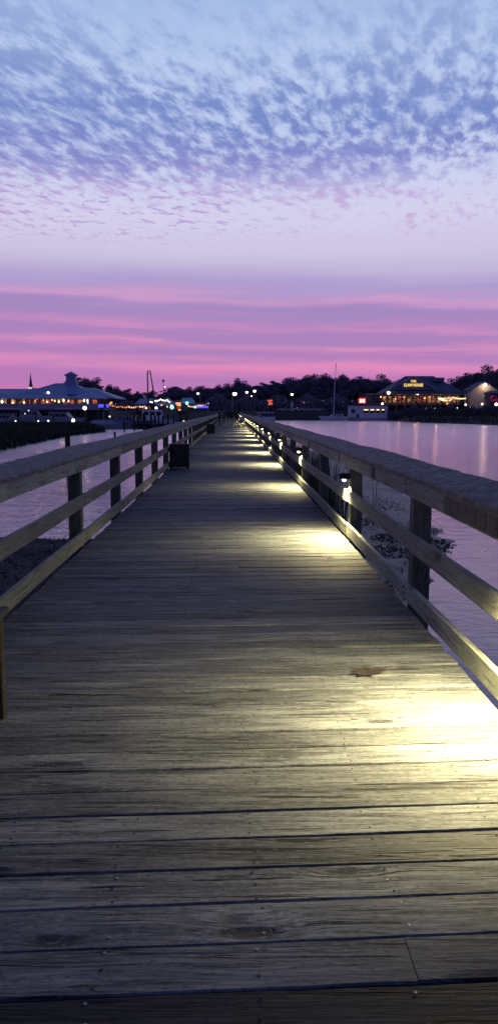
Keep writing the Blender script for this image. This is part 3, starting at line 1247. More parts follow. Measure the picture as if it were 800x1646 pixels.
def tree_proto(name, kind, seed, leafmat):
    """trunk with limbs and a crown of leaf-sized faces in uneven clumps; about 16 m tall"""
    r_ = random.Random(seed)
    root = thing(name, 'x', 'tree')
    tm = MB()
    cm = MB()
    H = 16.0
    clumps = []
    if kind == 'pine':
        top = Vector((r_.uniform(-.8, .8), r_.uniform(-.8, .8), H * .93))
        tm.tube([(0, 0, -.3), (top.x * .4, top.y * .4, H * .45), top], [.28, .2, .07], 7)
        for k in range(r_.randint(9, 12)):
            z = r_.uniform(.5, .95) * H
            a = r_.uniform(0, 6.28)
            L = r_.uniform(1.4, 3.9) * (1.25 - .6 * (z / H - .5) / .45)
            b = Vector((top.x * z / H, top.y * z / H, z))
            e = b + Vector((math.cos(a) * L, math.sin(a) * L, r_.uniform(.3, 1.3)))
            tm.tube([b, (b + e) / 2 + Vector((0, 0, .2)), e], [.09, .06, .03], 5)
            clumps.append((e, r_.uniform(1.0, 1.9), .45))
            if r_.random() < .6:
                clumps.append(((b + e) / 2, r_.uniform(.8, 1.3), .5))
        clumps.append((top + Vector((0, 0, .4)), 1.4, .6))
    else:
        tm.tube([(0, 0, -.3), (.2, .1, H * .3)], [.45, .32], 8)
        for k in range(r_.randint(16, 20)):
            a = r_.uniform(0, 6.28)
            el = r_.uniform(.0, 1.45)
            L = r_.uniform(3.5, 6.2)
            b = Vector((.2, .1, H * r_.uniform(.22, .36)))
            e = Vector((math.cos(a) * L * math.cos(el), math.sin(a) * L * math.cos(el), H * .34 + L * 1.45 * math.sin(el)))
            tm.tube([b, b.lerp(e, .5) + Vector((0, 0, .6)), e], [.2, .12, .04], 5)
            clumps.append((e, r_.uniform(1.5, 2.5), .75))
            clumps.append((b.lerp(e, .62), r_.uniform(1.2, 2.0), .8))
    for (c, rad, fl) in clumps:
        nleaf = int(95 * rad * rad * .55) + 40
        for _ in range(nleaf):
            d = Vector((r_.gauss(0, 1), r_.gauss(0, 1), r_.gauss(0, 1))).normalized() * rad * (r_.random() ** .45)
            d.z *= fl
            p = c + d
            s = r_.uniform(.16, .36)
            u = Vector((r_.gauss(0, 1), r_.gauss(0, 1), r_.gauss(0, 1))).normalized()
            q = u.cross(Vector((r_.gauss(0, 1), r_.gauss(0, 1), r_.gauss(0, 1)))).normalized()
            cm.add([p - u * s, p + q * s * .6, p + u * s, p - q * s * .6], [(0, 1, 2, 3)])
    tm.build('trunk', M['bark'], root)
    cm.build('crown', leafmat, root)
    return root


protos = [tree_proto('pine_tree', 'pine', 21, M['leafA']), tree_proto('oak_tree', 'oak', 22, M['leafB']), tree_proto('pine_tree', 'pine', 23, M['leafA']),
          tree_proto('oak_tree', 'oak', 24, M['leafB']), tree_proto('oak_tree', 'oak', 27, M['leafA'])]
used = [False] * len(protos)


def put_tree(k, px, top, Y, label, group, wide=1.0):
    o = protos[k] if not used[k] else dup(protos[k])
    used[k] = True
    z = GZ(top, Y)
    h = (z - LAND)
    s = h / (16.2 if k in (0, 2) else 14.2)
    o.location = (GX(px, Y), Y, LAND)
    o.rotation_euler = (0, 0, random.uniform(0, 6.28))
    o.scale = (s * wide, s * wide, s)
    o.name = 'pine_tree' if k in (0, 2) else 'oak_tree'
    tag(o, label, 'tree', group)


PROF = [(100, 606), (112, 606), (122, 605), (134, 609), (150, 611), (165, 621), (180, 620), (200, 625), (230, 626), (255, 629), (268, 624), (281, 617), (300, 622), (330, 621), (345, 625), (365, 618), (385, 611), (400, 618),
        (415, 615), (430, 611), (450, 609), (470, 611), (485, 604), (500, 603), (515, 603), (530, 607), (545, 604), (560, 609), (575, 603), (600, 606), (620, 603), (632, 613), (650, 612), (690, 612)]
rt = random.Random(5)
lab_l = 'dark tree in the tree line behind the marina left of the boardwalk'
lab_r = 'dark tree in the tree line behind the parked cars right of the boardwalk'
for row, (Y, step, lift) in enumerate(((345, 15, 0), (395, 17, 3))):
    px = 118 + row * 7
    while px < 668:
        top = interp(px, PROF) + rt.uniform(-2, 3.5) + lift * .4
        k = rt.choice((1, 3, 4, 3, 0) if row == 0 else (0, 2, 1, 3, 4, 1))
        left = px < 373
        gnm = 'tree line left of the boardwalk' if left else 'tree line right of the boardwalk'
        kind = 'pine' if k in (0, 2) else 'broad'
        lab = ('dark thin-crowned pine' if kind == 'pine' else 'dark broad-crowned tree') + (' in the tree line behind the marina left of the boardwalk' if left else ' in the tree line behind the parked cars right of the boardwalk')
        put_tree(k, px, top, Y + rt.uniform(-14, 14), lab, gnm + (', pines' if kind == 'pine' else ', broad trees'), 1.0 if kind == 'pine' else rt.uniform(1.0, 1.3))
        px += step * rt.uniform(.75, 1.3)
for (px, top, Y, k, lab, wd) in ((122, 605, 240, 0, 'sparse pine standing just right of the pavilion cupola', .8), (139, 610, 236, 2, 'open-branched pine right of the cupola above the pavilion roof', .8),
                                 (152, 613, 250, 2, 'lower pine at the right end of the pavilion roof', .7),
                                 (725, 610, 330, 1, 'dark round tree touching the right end of the seafood house roof', 1.0),
                                 (742, 602, 318, 3, 'dark tall tree between the seafood house and the small gabled house', 1.0), (762, 592, 312, 4, 'tallest dark tree directly behind the small gabled house', 1.1),
                                 (786, 590, 314, 1, 'dark wide tree above the right slope of the small gabled house', 1.1), (806, 594, 312, 3, 'dark tree cut by the right edge of the picture', 1.1)):
    put_tree(k, px, top, Y, lab, None, wd)
    o = None

# undergrowth below the trunks
m = MB()
ru = random.Random(9)
for _ in range(30000):
    px = ru.uniform(150, 830)
    Y = ru.uniform(305, 335)
    x = GX(px, Y)
    z = LAND + min(abs(ru.gauss(0, 3.6)), 7.0 - 1.5 * ru.random()) * (.8 + .2 * math.sin(px * .13)) * (1 if px > 330 else .62)
    s = ru.uniform(.35, .8)
    u = Vector((ru.gauss(0, 1), ru.gauss(0, 1), ru.gauss(0, 1))).normalized()
    q = u.cross(Vector((ru.gauss(0, 1), ru.gauss(0, 1), ru.gauss(0, 1)))).normalized()
    p = Vector((x, Y, z))
    m.add([p - u * s, p + q * s * .6, p + u * s, p - q * s * .6], [(0, 1, 2, 3)])
tag(m.build('undergrowth', M['leafB']), 'dark undergrowth filling the foot of the tree line', None, None, 'stuff')

# shrubs on the right bank
shrub = thing('shrub', 'x', 'shrub')
r_ = random.Random(31)
sm_, st_ = MB(), MB()
for k in range(9):
    a = r_.uniform(0, 6.28)
    e = Vector((math.cos(a) * r_.uniform(.4, 1.3), math.sin(a) * r_.uniform(.4, 1.3), r_.uniform(.7, 2.0)))
    st_.tube([(0, 0, -.2), e * .5, e], [.05, .04, .015], 5)
    for _ in range(170):
        d = Vector((r_.gauss(0, 1), r_.gauss(0, 1), r_.gauss(0, .8))).normalized() * .75 * (r_.random() ** .5)
        p = e + d
        s = r_.uniform(.08, .2)
        u = Vector((r_.gauss(0, 1), r_.gauss(0, 1), r_.gauss(0, 1))).normalized()
        q = u.cross(Vector((r_.gauss(0, 1), r_.gauss(0, 1), r_.gauss(0, 1)))).normalized()
        sm_.add([p - u * s, p + q * s * .6, p + u * s, p - q * s * .6], [(0, 1, 2, 3)])
st_.build('stem', M['bark'], shrub)
sm_.build('foliage', M['leafB'], shrub)
i = 0
for (px, Y, s) in ((628, 268, 1.1), (640, 266, 1.4), (652, 262, 1.0), (664, 255, 1.3), (678, 248, .9), (690, 246, 1.2), (706, 240, 1.0), (722, 238, 1.3), (735, 232, .9), (752, 232, 1.2), (768, 228, 1.0), (782, 226, 1.3), (797, 220, 1.1)):
    o = shrub if i == 0 else dup(shrub)
    i += 1
    x = GX(px, Y)
    place(o, (x, Y, max(rbank_z(x, Y), WATER) - .1), r_.uniform(0, 6), s, 'dark rounded shrub on the marsh bank below the seafood house', 'shrubs on the right marsh bank')

# ------------------------------------------------------------------ pavilion restaurant on the left (Y = 170)
RY = 170.0


def RX(px):
    return GX(px, RY)


def RZ(py):
    return GZ(py, RY)


pav = thing('waterfront_restaurant', 'long blue-grey roofed waterfront restaurant with cupola and lit veranda on the left', 'restaurant', (RX(60), RY, 0))
PO = Vector((RX(60), RY, 0))


def pbuild(mb, name, mat, parent=None, smooth=False):
    p = parent or pav
    off = PO if parent is None or parent is pav else PO
    o = mb.build(name, mat, p, smooth)
    if p is pav:
        mb_me = o.data
        mb_me.transform(Matrix.Translation(-PO))
    else:
        o.data.transform(Matrix.Translation(-PO))
    return o


m = MB()
m.hip(RX(-90), RX(70), RY + 1.5, RY + 17, RZ(638), RZ(623.5), 2.5, 6.5)
m.hip(RX(50), RX(184), RY + .5, RY + 19, RZ(640.5), RZ(621.5), 6.0, 8.0)
m.hip(RX(28), RX(152), RY + 1.6, RY + 17.5, RZ(635), RZ(614.0), 6.6, 6.9)
mainroof = pbuild(m, 'main_roof', M['roofblue'])
m = MB()
m.hip(RX(-90), RX(112), RY - 2.2, RY + 3, RZ(641.5), RZ(634), .8, 2.4, .15)
vroof = pbuild(m, 'veranda_roof', M['roofpale'])
m = MB()
m.hip(RX(110), RX(172), RY - 3.2, RY + 5, RZ(641.5), RZ(631), 4.0, 3.9, .15)
pbuild(m, 'corner_roof', M['roofpale'])
# cupola
cx, cw = RX(100.5) + .3, 1.05
cup = MB()
cup.box(cx - cw - .25, cx + cw + .25, RY + 8, RY + 10.3, RZ(616), RZ(610.5))
cup.box(cx - cw, cx + cw, RY + 8.2, RY + 10, RZ(610.6), RZ(600.8))
cup = pbuild(cup, 'cupola', M['roofblue'])
m = MB()
m.hip(cx - cw - .4, cx + cw + .4, RY + 7.8, RY + 10.4, RZ(601.2), RZ(594.5), 1.3, 1.2, .12)
o = m.build('cupola_roof', M['roofblue'], cup)
o.data.transform(Matrix.Translation(-PO))
m = MB()
m.box(cx - .25, cx + .25, RY + 8.14, RY + 8.19, RZ(608), RZ(604))
o = m.build('cupola_window', M['trimpale'], cup)
o.data.transform(Matrix.Translation(-PO))
# dormer with a lamp
m = MB()
m.box(RX(66), RX(79), RY + 1.7, RY + 5, RZ(637), RZ(630.5))
dm = pbuild(m, 'dormer', M['wallpale'])
m = MB()
m.ball((RX(76.5), RY + 1.3, RZ(631)), .26)
o = m.build('dormer_lamp', M['e_white'], dm, True)
o.data.transform(Matrix.Translation(-PO))
# wall, floor, balustrade
m = MB()
m.box(RX(-90), RX(168), RY + 2.5, RY + 14, RZ(650), RZ(636))
pbuild(m, 'wall', M['walldark'])
m = MB()
m.box(RX(-90), RX(170), RY - 2.4, RY + 14, RZ(658.5), RZ(657))
pbuild(m, 'veranda_floor', M['railpale'])
m = MB()
m.box(RX(-90), RX(163), RY - 2.45, RY - 2.38, RZ(656.9), RZ(649.2))
k = RX(-90)
while k < RX(163):
    m.box(k, k + .12, RY - 2.49, RY - 2.452, RZ(656.9), RZ(649.0))
    k += 1.1
pbuild(m, 'balustrade', M['railpale'])
m = MB()
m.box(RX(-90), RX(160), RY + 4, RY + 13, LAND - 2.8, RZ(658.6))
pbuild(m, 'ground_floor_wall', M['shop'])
px = -80
while px < 172:
    m = MB()
    x = RX(px)
    m.tube([(x, RY - 2.2, LAND - 3.4), (x, RY - 2.2, RZ(658.5))], .16, 7)
    m.tube([(x, RY - 2.2, RZ(657)), (x, RY - 2.2, RZ(640.8))], .09, 7)
    pbuild(m, 'post', M['walldark'])
    px += 18.5
for px in range(-70, 165, 12):
    if random.random() < .8:
        m = MB()
        m.box(RX(px), RX(px + random.uniform(4, 8)), RY + 2.44, RY + 2.49, RZ(648.5), RZ(642.5))
        pbuild(m, 'window', M[random.choice(('e_win', 'e_win', 'e_winred'))])
for (px, py, mt, s) in ((4, 646, 'e_white', .36), (21, 647.5, 'e_warm', .34), (39, 647, 'e_warm', .36), (57, 644.5, 'e_amber', .25), (70, 643.5, 'e_amber', .25), (76, 646, 'e_warm', .3), (84, 643, 'e_warm', .22), (88.5, 644.5, 'e_warm', .28),
                        (95, 645.5, 'e_warm', .36), (102, 643.5, 'e_white', .40), (110.5, 645, 'e_warm', .28), (135.5, 644.3, 'e_white', .30), (140, 645, 'e_warm', .18), (-20, 646, 'e_warm', .3)):
    m = MB()
    p = at(px, py, RY - 1.2)
    m.ball(p, s * .66, 8, 6, (1, 1, 1.25))
    m.tube([p, (p.x, p.y, RZ(641))], .02, 4)
    pbuild(m, 'hanging_lamp', M[mt])
m = MB()
m.box(RX(144), RX(145.6), RY - 2.3, RY - 2.2, RZ(654), RZ(642))
pbuild(m, 'light_tube', M['e_cool'])
for (a, b) in ((162, 170), (174, 179)):
    m = MB()
    m.box(RX(a), RX(b), RY - 2.52, RY - 2.46, RZ(655), RZ(650))
    pbuild(m, 'neon_panel', M['e_blue'])
for (px, e) in ((10, 60), (60, 80), (100, 110), (138, 60)):
    point('veranda_light', Vector((RX(px), RY - .2, RZ(643))) - PO, e, (1, .5, .25), .2, pav)

# church steeple behind it
CY = 300.0
ch = thing('church', 'pointed dark church steeple with lit white base rising behind the restaurant roof', 'church', (GX(51.5, CY), CY, LAND))
m = MB()
m.box(-4, 4, 2, 22, 0, 6)
m.build('nave', M['walldark'], ch)
m = MB()
m.prism([(-4.6, 5.9), (4.6, 5.9), (0, 9)], 1.6, 22.4)
m.build('roof', M['roofdark'], ch)
m = MB()
tz = GZ(623.5, CY) - LAND
m.box(-.75, .75, -.75, .75, 0, tz)
m.build('tower', M['walldark'], ch)
m = MB()
m.box(-.85, .55, -.85, .7, tz - .55, tz + .2)
m.build('lantern', emit('pale_lit_lantern', (1, .82, .75), .8), ch)
m = MB()
m.lathe([(.78, tz + .21), (.35, tz + 3.0), (.02, GZ(599, CY) - LAND)], n=8)
m.build('spire', M['roofdark'], ch)

# ------------------------------------------------------------------ lamps, string lights, poles


def lamp_ball(px, py, Y, rad, mt, label, group, post=True, base=None, name='dock_lamp'):
    p = at(px, py, Y)
    b = LAND if base is None else base
    root = thing(name, label, 'lamp', (p.x, p.y, b), 0, group)
    h = p.z - b
    if post and h > .2:
        m = MB()
        m.tube([(0, .06, 0), (0, .06, h - rad * .3)], [.06, .05], 6)
        m.build('post', M['metal'], root)
    m = MB()
    m.ball((0, 0, h), rad * .78, 10, 7)
    m.build('globe', M[mt], root, True)
    return root


gl = 'white dock lamps along the left marina'
for (px, py, s) in ((25.5, 677, .20), (62, 677, .20), (78, 676.5, .22)):
    lamp_ball(px, py, 139, s, 'e_cool', 'small white dock lamp low on the marsh edge under the restaurant veranda', gl, True, WATER)
for (px, py, s) in ((46.5, 660, .14), (40.5, 665, .12)):
    lamp_ball(px, py, 146, s, 'e_cool', 'tiny white masthead light above the white cabin cruiser', 'tiny masthead lights left', True, WATER)
lamp_ball(118, 676, 139, .40, 'e_white', 'larger white dock lamp low at the right part of the marsh island', None, True, WATER)
lamp_ball(136.5, 656, 150, .48, 'e_white', 'bright white oval lamp just under the restaurant veranda rail', None, True, WATER)
lamp_ball(176.5, 669.5, 148, .2, 'e_cool', 'small white lamp on the dock right of the marsh island', None, True, WATER)
lamp_ball(251, 656.3, 165, .45, 'e_cool', 'cool white floodlight left of the teal lamp at the marina', None)
lamp_ball(276.5, 654.6, 168, .55, 'e_teal', 'large teal glowing lamp in front of the marina tents', None)
lamp_ball(300.5, 648, 200, .5, 'e_teal', 'teal lamp on the gable of the small marina roof', None)
lamp_ball(313.5, 654, 190, .42, 'e_teal', 'teal lamp at the left end of the blue lit bar', None)
lamp_ball(295.5, 677.5, 60, .10, 'e_warm', 'small warm lamp low behind the left railing', None, True, WATER)
lamp_ball(235, 656, 160, .24, 'e_cool', 'bluish lamp left of the trawler', None)
lamp_ball(624, 631.5, 281, .72, 'e_white', 'bright white lamp at the left corner of the seafood house', None)
lamp_ball(614, 649, 275, .5, 'e_white', 'white lamp lower down above the tour boat stern', None, True, WATER)
gg = 'small white lamps on the marsh bank below the seafood house'
for (px, py, s, Y) in ((684, 657, .36, 262), (698.5, 657, .46, 262), (734, 656, .22, 255), (747.5, 650.5, .42, 268), (755, 655.5, .36, 262), (774, 649.5, .44, 268)):
    lamp_ball(px, py, Y, s, 'e_white', 'small white garden lamp on the marsh bank below the seafood house', gg, True, LAND - 1.0)
lamp_ball(796.5, 650, 250, .62, 'e_white', 'white lamp below the magenta lit wall at the right edge', None, True, LAND - 1.0)


def street(px, py, Y, rad, label, base_py=None, pole=.08, arm=0.0, mt='e_white'):
    rad *= .74
    p = at(px, py, Y)
    root = thing('street_lamp', label, 'street lamp', (p.x, p.y, LAND))
    h = p.z - LAND
    m = MB()
    ax = -arm
    m.tube([(ax, 0, 0), (ax, 0, h + .1)], [pole * 1.3, pole], 8)
    if arm:
        m.tube([(ax, 0, h), (ax * .5, 0, h + .28), (0, 0, h + .2)], pole * .7, 6)
    m.build('pole', M['metal'], root)
    m = MB()
    m.ball((0, 0, h), rad, 12, 8, (1, 1, .9))
    m.build('globe', M[mt], root, True)
    m = MB()
    m.lathe([(rad * .9, h + rad * .55), (rad * .5, h + rad * 1.0), (.04, h + rad * 1.15)], n=10)
    m.build('cap', M['black'], root)
    return root


street(377, 633, 170, .62, 'tall street lamp with a big warm globe at the end of the boardwalk', arm=.5, pole=.13)
street(396.5, 630.5, 260, .60, 'left one of two adjoining street lamps right of the boardwalk end', pole=.1)
street(409, 628.5, 265, .66, 'right one of two adjoining street lamps right of the boardwalk end', pole=.1)
street(404, 636.5, 275, .3, 'small low lamp between the two adjoining street lamps', pole=.06)
street(469, 634, 285, .66, 'lone street lamp above the pale kiosk and parked cars', pole=.07)
street(318, 632.5, 200, .40, 'street lamp with a curved arm above the blue lit bar on the left', arm=-.55, pole=.1)
street(265, 622, 300, .3, 'small lamp among the trees behind the marina tents', pole=.07)
# dark topped mast
p = at(262.5, 613.5, 290)
pr = thing('signal_pole', 'thin dark pole with a box head above the trees left of the boardwalk', 'pole', (p.x, p.y, LAND))
m = MB()
m.tube([(0, 0, 0), (0, 0, p.z - LAND)], .12, 6)
m.build('pole', M['metal'], pr)
m = MB()
m.box(-.45, .45, -.3, .3, p.z - LAND, p.z - LAND + .7)
m.build('head', M['black'], pr)


def string_lights(pts, Y, rad, mt, label):
    P = [at(px, py, Y) for px, py in pts]
    c = P[0]
    root = thing('string_lights', label, 'string lights', c)
    m = MB()
    path = []
    for a, b in zip(P, P[1:]):
        for k in range(5):
            t = k / 5
            q = a.lerp(b, t)
            q.z -= .25 * math.sin(math.pi * t)
            path.append(q - c)
    path.append(P[-1] - c)
    m.tube(path, .04, 5)
    m.build('cable', M['black'], root)
    m = MB()
    acc = 0
    for a, b in zip(path, path[1:]):
        L = (b - a).length
        k = 0
        while acc < L:
            q = a.lerp(b, acc / L)
            m.ball((q.x, q.y, q.z - rad), rad, 6, 5)
            acc += rad * 2.6
        acc -= L
    o = m.build('bulb', M[mt], root, True)
    o['kind'] = 'stuff'


string_lights([(177, 648.5), (182, 651), (195, 651.8), (208, 652)], 172, .17, 'e_orange', 'orange string lights sagging from the right end of the restaurant')
string_lights([(208, 652.8), (222, 651.5), (236, 650.5)], 178, .2, 'e_peach', 'pale orange string lights left of the trawler')
string_lights([(303, 651.5), (318, 650.5), (335, 646.8)], 188, .19, 'e_peach', 'peach string lights along the top of the blue lit bar')
lamp_ball(179, 647.5, 171, .36, 'e_orange', 'orange glowing lantern at the right corner of the restaurant', None)

# ------------------------------------------------------------------ marina buildings (left centre)


def gable_shop(name, label, px0, px1, eave, ridge, Y, depth, roofm, wallm, ridge_along_x=True, base=None):
    x0, x1 = GX(px0, Y), GX(px1, Y)
    ze, zr = GZ(eave, Y), GZ(ridge, Y)
    c = Vector(((x0 + x1) / 2, Y, LAND))
    root = thing(name, label, 'building', c)
    hw = (x1 - x0) / 2
    ze -= LAND
    zr -= LAND
    m = MB()
    m.box(-hw + .3, hw - .3, .3, depth - .3, 0, ze - .02)
    wl = m.build('wall', wallm, root)
    m = MB()
    if ridge_along_x:
        m.hip(-hw, hw, 0, depth, ze, zr, hw * .35, depth * .49, .15)
    else:
        m.hip(-hw, hw, 0, depth, ze, zr, hw * .96, depth * .1, .15)
    m.build('roof', roofm, root)
    return root, hw, ze, zr


sh1, hw, ze, zr = gable_shop('marina_shop', 'marina shop with a pale blue hipped roof behind the orange string lights', 217, 250, 650, 640, 195, 9, M['roofblue'], M['shop'])
m = MB()
m.box(-hw * .6, hw * .5, .22, .28, ze - 1.3, ze - .5)
m.build('window', M['e_win'], sh1)
sh2, hw, ze, zr = gable_shop('marina_tent', 'pale blue pointed tent beside the teal lamp in the marina', 252, 283, 652.5, 639, 185, 6, M['roofblue'], M['shop'], False)
for k in (-.5, .1, .5):
    m = MB()
    m.ball((hw * k, -.1, ze - .3 + abs(k)), .16)
    m.build('lamp', M['e_warm'], sh2, True)
for (px, py) in ((244, 644), (252, 642), (257, 640), (268, 641)):
    pass
string_lights([(242, 645), (250, 642.5), (258, 640.5), (269, 642), (275, 644.5)], 183, .15, 'e_white', 'white string lights over the marina tents beside the trawler')
sh3, hw, ze, zr = gable_shop('marina_bar', 'small teal lit gabled roof behind the tents left of the boardwalk', 288, 312, 648, 639, 215, 7, M['roofpale'], M['shop'])
point('teal_wash', (0, -2, ze + 1.2), 110, (.3, 1, .85), .2, sh3)
bar, hw, ze, zr = gable_shop('open_bar', 'low bar lit deep blue below peach string lights at the left end of the boardwalk', 303, 335, 651.5, 648.5, 196, 6, M['roofdark'], M['shop'])
m = MB()
m.box(-hw * .35, hw * .96, .2, .27, .9, ze - .1)
m.build('neon_panel', M['e_blue'], bar)
# warm lit stall with a red sign
st, hw, ze, zr = gable_shop('lit_stall', 'narrow stall with warm red glowing shelves between the tents and the bar', 281, 292, 645.5, 643, 190, 4, M['roofdark'], M['shop'])
for (a, b, c, d, mt) in ((-.7, .75, .55, .92, 'e_amber'), (-.5, .5, .3, .5, 'e_winred'), (.0, .7, .1, .25, 'e_amber')):
    m = MB()
    m.box(hw * a, hw * b, .2, .27, ze * c, ze * d)
    m.build('lit_shelf', M[mt], st)

# ------------------------------------------------------------------ boats


def hull_mesh(L, B, H, sheer=.25, ns=14):
    m = MB()
    vs, fs = [], []
    prof = 7
    for i in range(ns + 1):
        t = i / ns
        x = -L / 2 + L * t
        wdt = B / 2 * (1 - max(0, (t - .45) / .55) ** 2.2) * (.86 + .14 * min(1, t * 5))
        top = H * (1 + sheer * max(0, (t - .4) / .6) ** 1.6)
        bow = .55 * H * max(0, (t - .72) / .28) ** 1.5
        row = [(x + .10 * L * max(0, (t - .8) / .2), -wdt, top), (x + .05 * L * max(0, (t - .8) / .2), -wdt * .93, top * .55 + bow * .3), (x, -wdt * .62, -.15 + bow * .7), (x, 0, -.35 + bow)]
        row += [(a, -b, c) for a, b, c in row[-2::-1]]
        vs += row
    for i in range(ns):
        for q in range(prof - 1):
            fs.append((i * prof + q, i * prof + q + 1, (i + 1) * prof + q + 1, (i + 1) * prof + q))
        fs.append((i * prof + prof - 1, i * prof, (i + 1) * prof, (i + 1) * prof + prof - 1))
    fs.append(tuple(range(prof)))
    m.add(vs, fs)
    return m


def cabin_boat(label, px, Y, L, B, H, rz, cabin=True, canvas=False, group=None, zoff=0):
    x = GX(px, Y)
    root = thing('motorboat', label, 'boat', (x, Y, WATER + zoff), rz, group)
    hull_mesh(L, B, H).build('hull', M['boatblue'] if canvas == 2 else M['boatdim'], root)
    if cabin:
        m = MB()
        a, b = -L * .22, L * .18
        m.prism([(a, H), (b + L * .12, H), (b, H + 1.15), (a + .1, H + 1.25)], -B * .36, B * .36)
        c = m.build('cabin', M['boatdim'], root)
        for k in range(3):
            xa = a + .3 + k * (b - a - .2) / 3
            for s in (-1, 1):
                w_ = MB()
                ya, yb = sorted((s * B * .361, s * B * .372))
                w_.box(xa, xa + (b - a) * .25, ya, yb, H + .45, H + .95)
                w_.build('window', M['glassdark'], c)
        m = MB()
        m.box(a - .5, b + .1, -B * .40, B * .40, H + 1.3, H + 1.38)
        m.build('roof', M['boatdim'], root)
        m = MB()
        m.tube([(a, 0, H + 1.38), (a, 0, H + 2.6)], .03, 5)
        m.build('aerial', M['metal'], root)
    elif canvas:
        m = MB()
        m.hip(-L * .46, L * .38, -B * .45, B * .45, H + .02, H + .75, L * .2, B * .38, .1)
        m.build('canvas_cover', M['boatblue'] if canvas == 1 else M['boatdim'], root)
    return root


cabin_boat('white cabin cruiser with three dark windows moored under the restaurant veranda', 48, 150, 8.0, 2.8, 1.3, R(12), zoff=.9)
cabin_boat('pale cabin boat right of the cabin cruiser, behind the marsh island', 96, 152, 9.0, 2.8, 1.3, R(-8), zoff=.5)
cabin_boat('small motorboat at the far left behind the marsh island', 10, 150, 6.5, 2.4, 1.1, R(170), zoff=.4)
cabin_boat('pale canvas covered boat moored right of the marsh island tip', 166, 146, 6.5, 2.5, .9, R(10), False, 3)
cabin_boat('blue canvas covered boat behind the tip of the marsh island', 190, 150, 6.5, 2.5, 1.0, R(-15), False, 1)
cabin_boat('small pale cabin boat moored between the pilings left of the trawler', 207, 158, 6.0, 2.4, 1.0, R(165), True)
cabin_boat('white boat moored on the dock left of the railing', 268, 150, 6.0, 2.4, .9, R(20), False, 3)
# stern-on cruiser beside the boardwalk on the right
x = GX(424, 235)
cr = thing('motorboat', 'boxy blue-grey cruiser moored beside the boardwalk on the right', 'boat', (x, 235, WATER), R(200))
hull_mesh(6.4, 3.2, 1.5).build('hull', M['boat'], cr)
m = MB()
m.prism([(-2.5, 1.4), (1.9, 1.4), (1.2, 2.7), (-2.2, 2.7)], -1.3, 1.3)
cb = m.build('cabin', M['boatblue'], cr)
for k in range(3):
    for s in (-1, 1):
        q = MB()
        ya, yb = sorted((s * 1.305, s * 1.32))
        q.box(-2.0 + k * 1.1, -1.1 + k * 1.1, ya, yb, 1.75, 2.4)
        q.build('window', M['glassdark'], cb)
m = MB()
m.box(-2.8, 1.9, -1.5, 1.5, 2.75, 2.9)
m.build('roof', M['boat'], cr)
# trawler
TY = 152.0
x = GX(241, TY)
tr = thing('trawler', 'dark shrimp trawler with two tall raised outrigger poles at the marina dock', 'boat', (x, TY, WATER), R(8))
hull_mesh(11, 3.6, 1.5).build('hull', M['boatblue'], tr)
m = MB()
m.box(-1.5, 2.4, -1.2, 1.2, 1.4, 3.6)
cb = m.build('wheelhouse', M['boat'], tr)
m = MB()
m.box(-1.7, 2.7, -1.4, 1.4, 3.62, 3.75)
m.build('roof', M['walldark'], tr)
for k in range(3):
    m = MB()
    m.box(-1.2 + k * 1.2, -.3 + k * 1.2, -1.22, -1.203, 2.5, 3.2)
    m.build('window', M['glassdark'], cb)
zt_ = GZ(596.5, TY) - WATER
m = MB()
m.tube([(GX(238.2, TY) - x, 0, 1.4), (GX(238.2, TY) - x, 0, zt_)], [.16, .12], 7)
m.build('outrigger', M['black'], tr)
m = MB()
m.tube([(GX(248.3, TY) - x, 0, 1.4), (GX(247, TY) - x, 0, GZ(628, TY) - WATER), (GX(242.5, TY) - x, 0, zt_)], [.16, .14, .10], 7)
m.build('outrigger', M['black'], tr)
m = MB()
m.tube([(GX(238, TY) - x, 0, zt_), (GX(242.8, TY) - x, 0, zt_)], .09, 6)
m.tube([(GX(238.2, TY) - x, 0, GZ(602, TY) - WATER), (GX(243, TY) - x, 0, GZ(600, TY) - WATER)], .06, 6)
m.build('crossbar', M['black'], tr)
# sailboat
SY = 268.0
x = GX(537, SY)
sb = thing('sailboat', 'white sailboat with a single tall bare mast moored across the water', 'boat', (x, SY, WATER), R(180))
hull_mesh(9.6, 3.0, 1.35, .2).build('hull', M['boat'], sb)
m = MB()
m.prism([(-3.2, 1.2), (1.6, 1.2), (1.0, 1.95), (-2.9, 2.1)], -.95, .95)
cb = m.build('cabin', M['boat'], sb)
m = MB()
m.box(-2.5, .7, .955, .97, 1.45, 1.78)
m.build('window', M['boatblue'], cb)
m = MB()
zt_ = GZ(583, SY) - WATER
m.tube([(.25, 0, 1.4), (.1, 0, zt_ * .5), (-.4, 0, zt_)], [.15, .12, .08], 7)
m.build('mast', M['boat'], sb)
m = MB()
m.tube([(.2, 0, 2.7), (-3.6, 0, 2.6)], .12, 6)
m.build('boom', M['boatblue'], sb)
m = MB()
for e in ((4.9, 0, 1.7), (-4.6, 0, 1.4)):
    m.tube([(-.35, 0, zt_ - .3), e], .02, 4)
m.build('stay', M['metal'], sb)
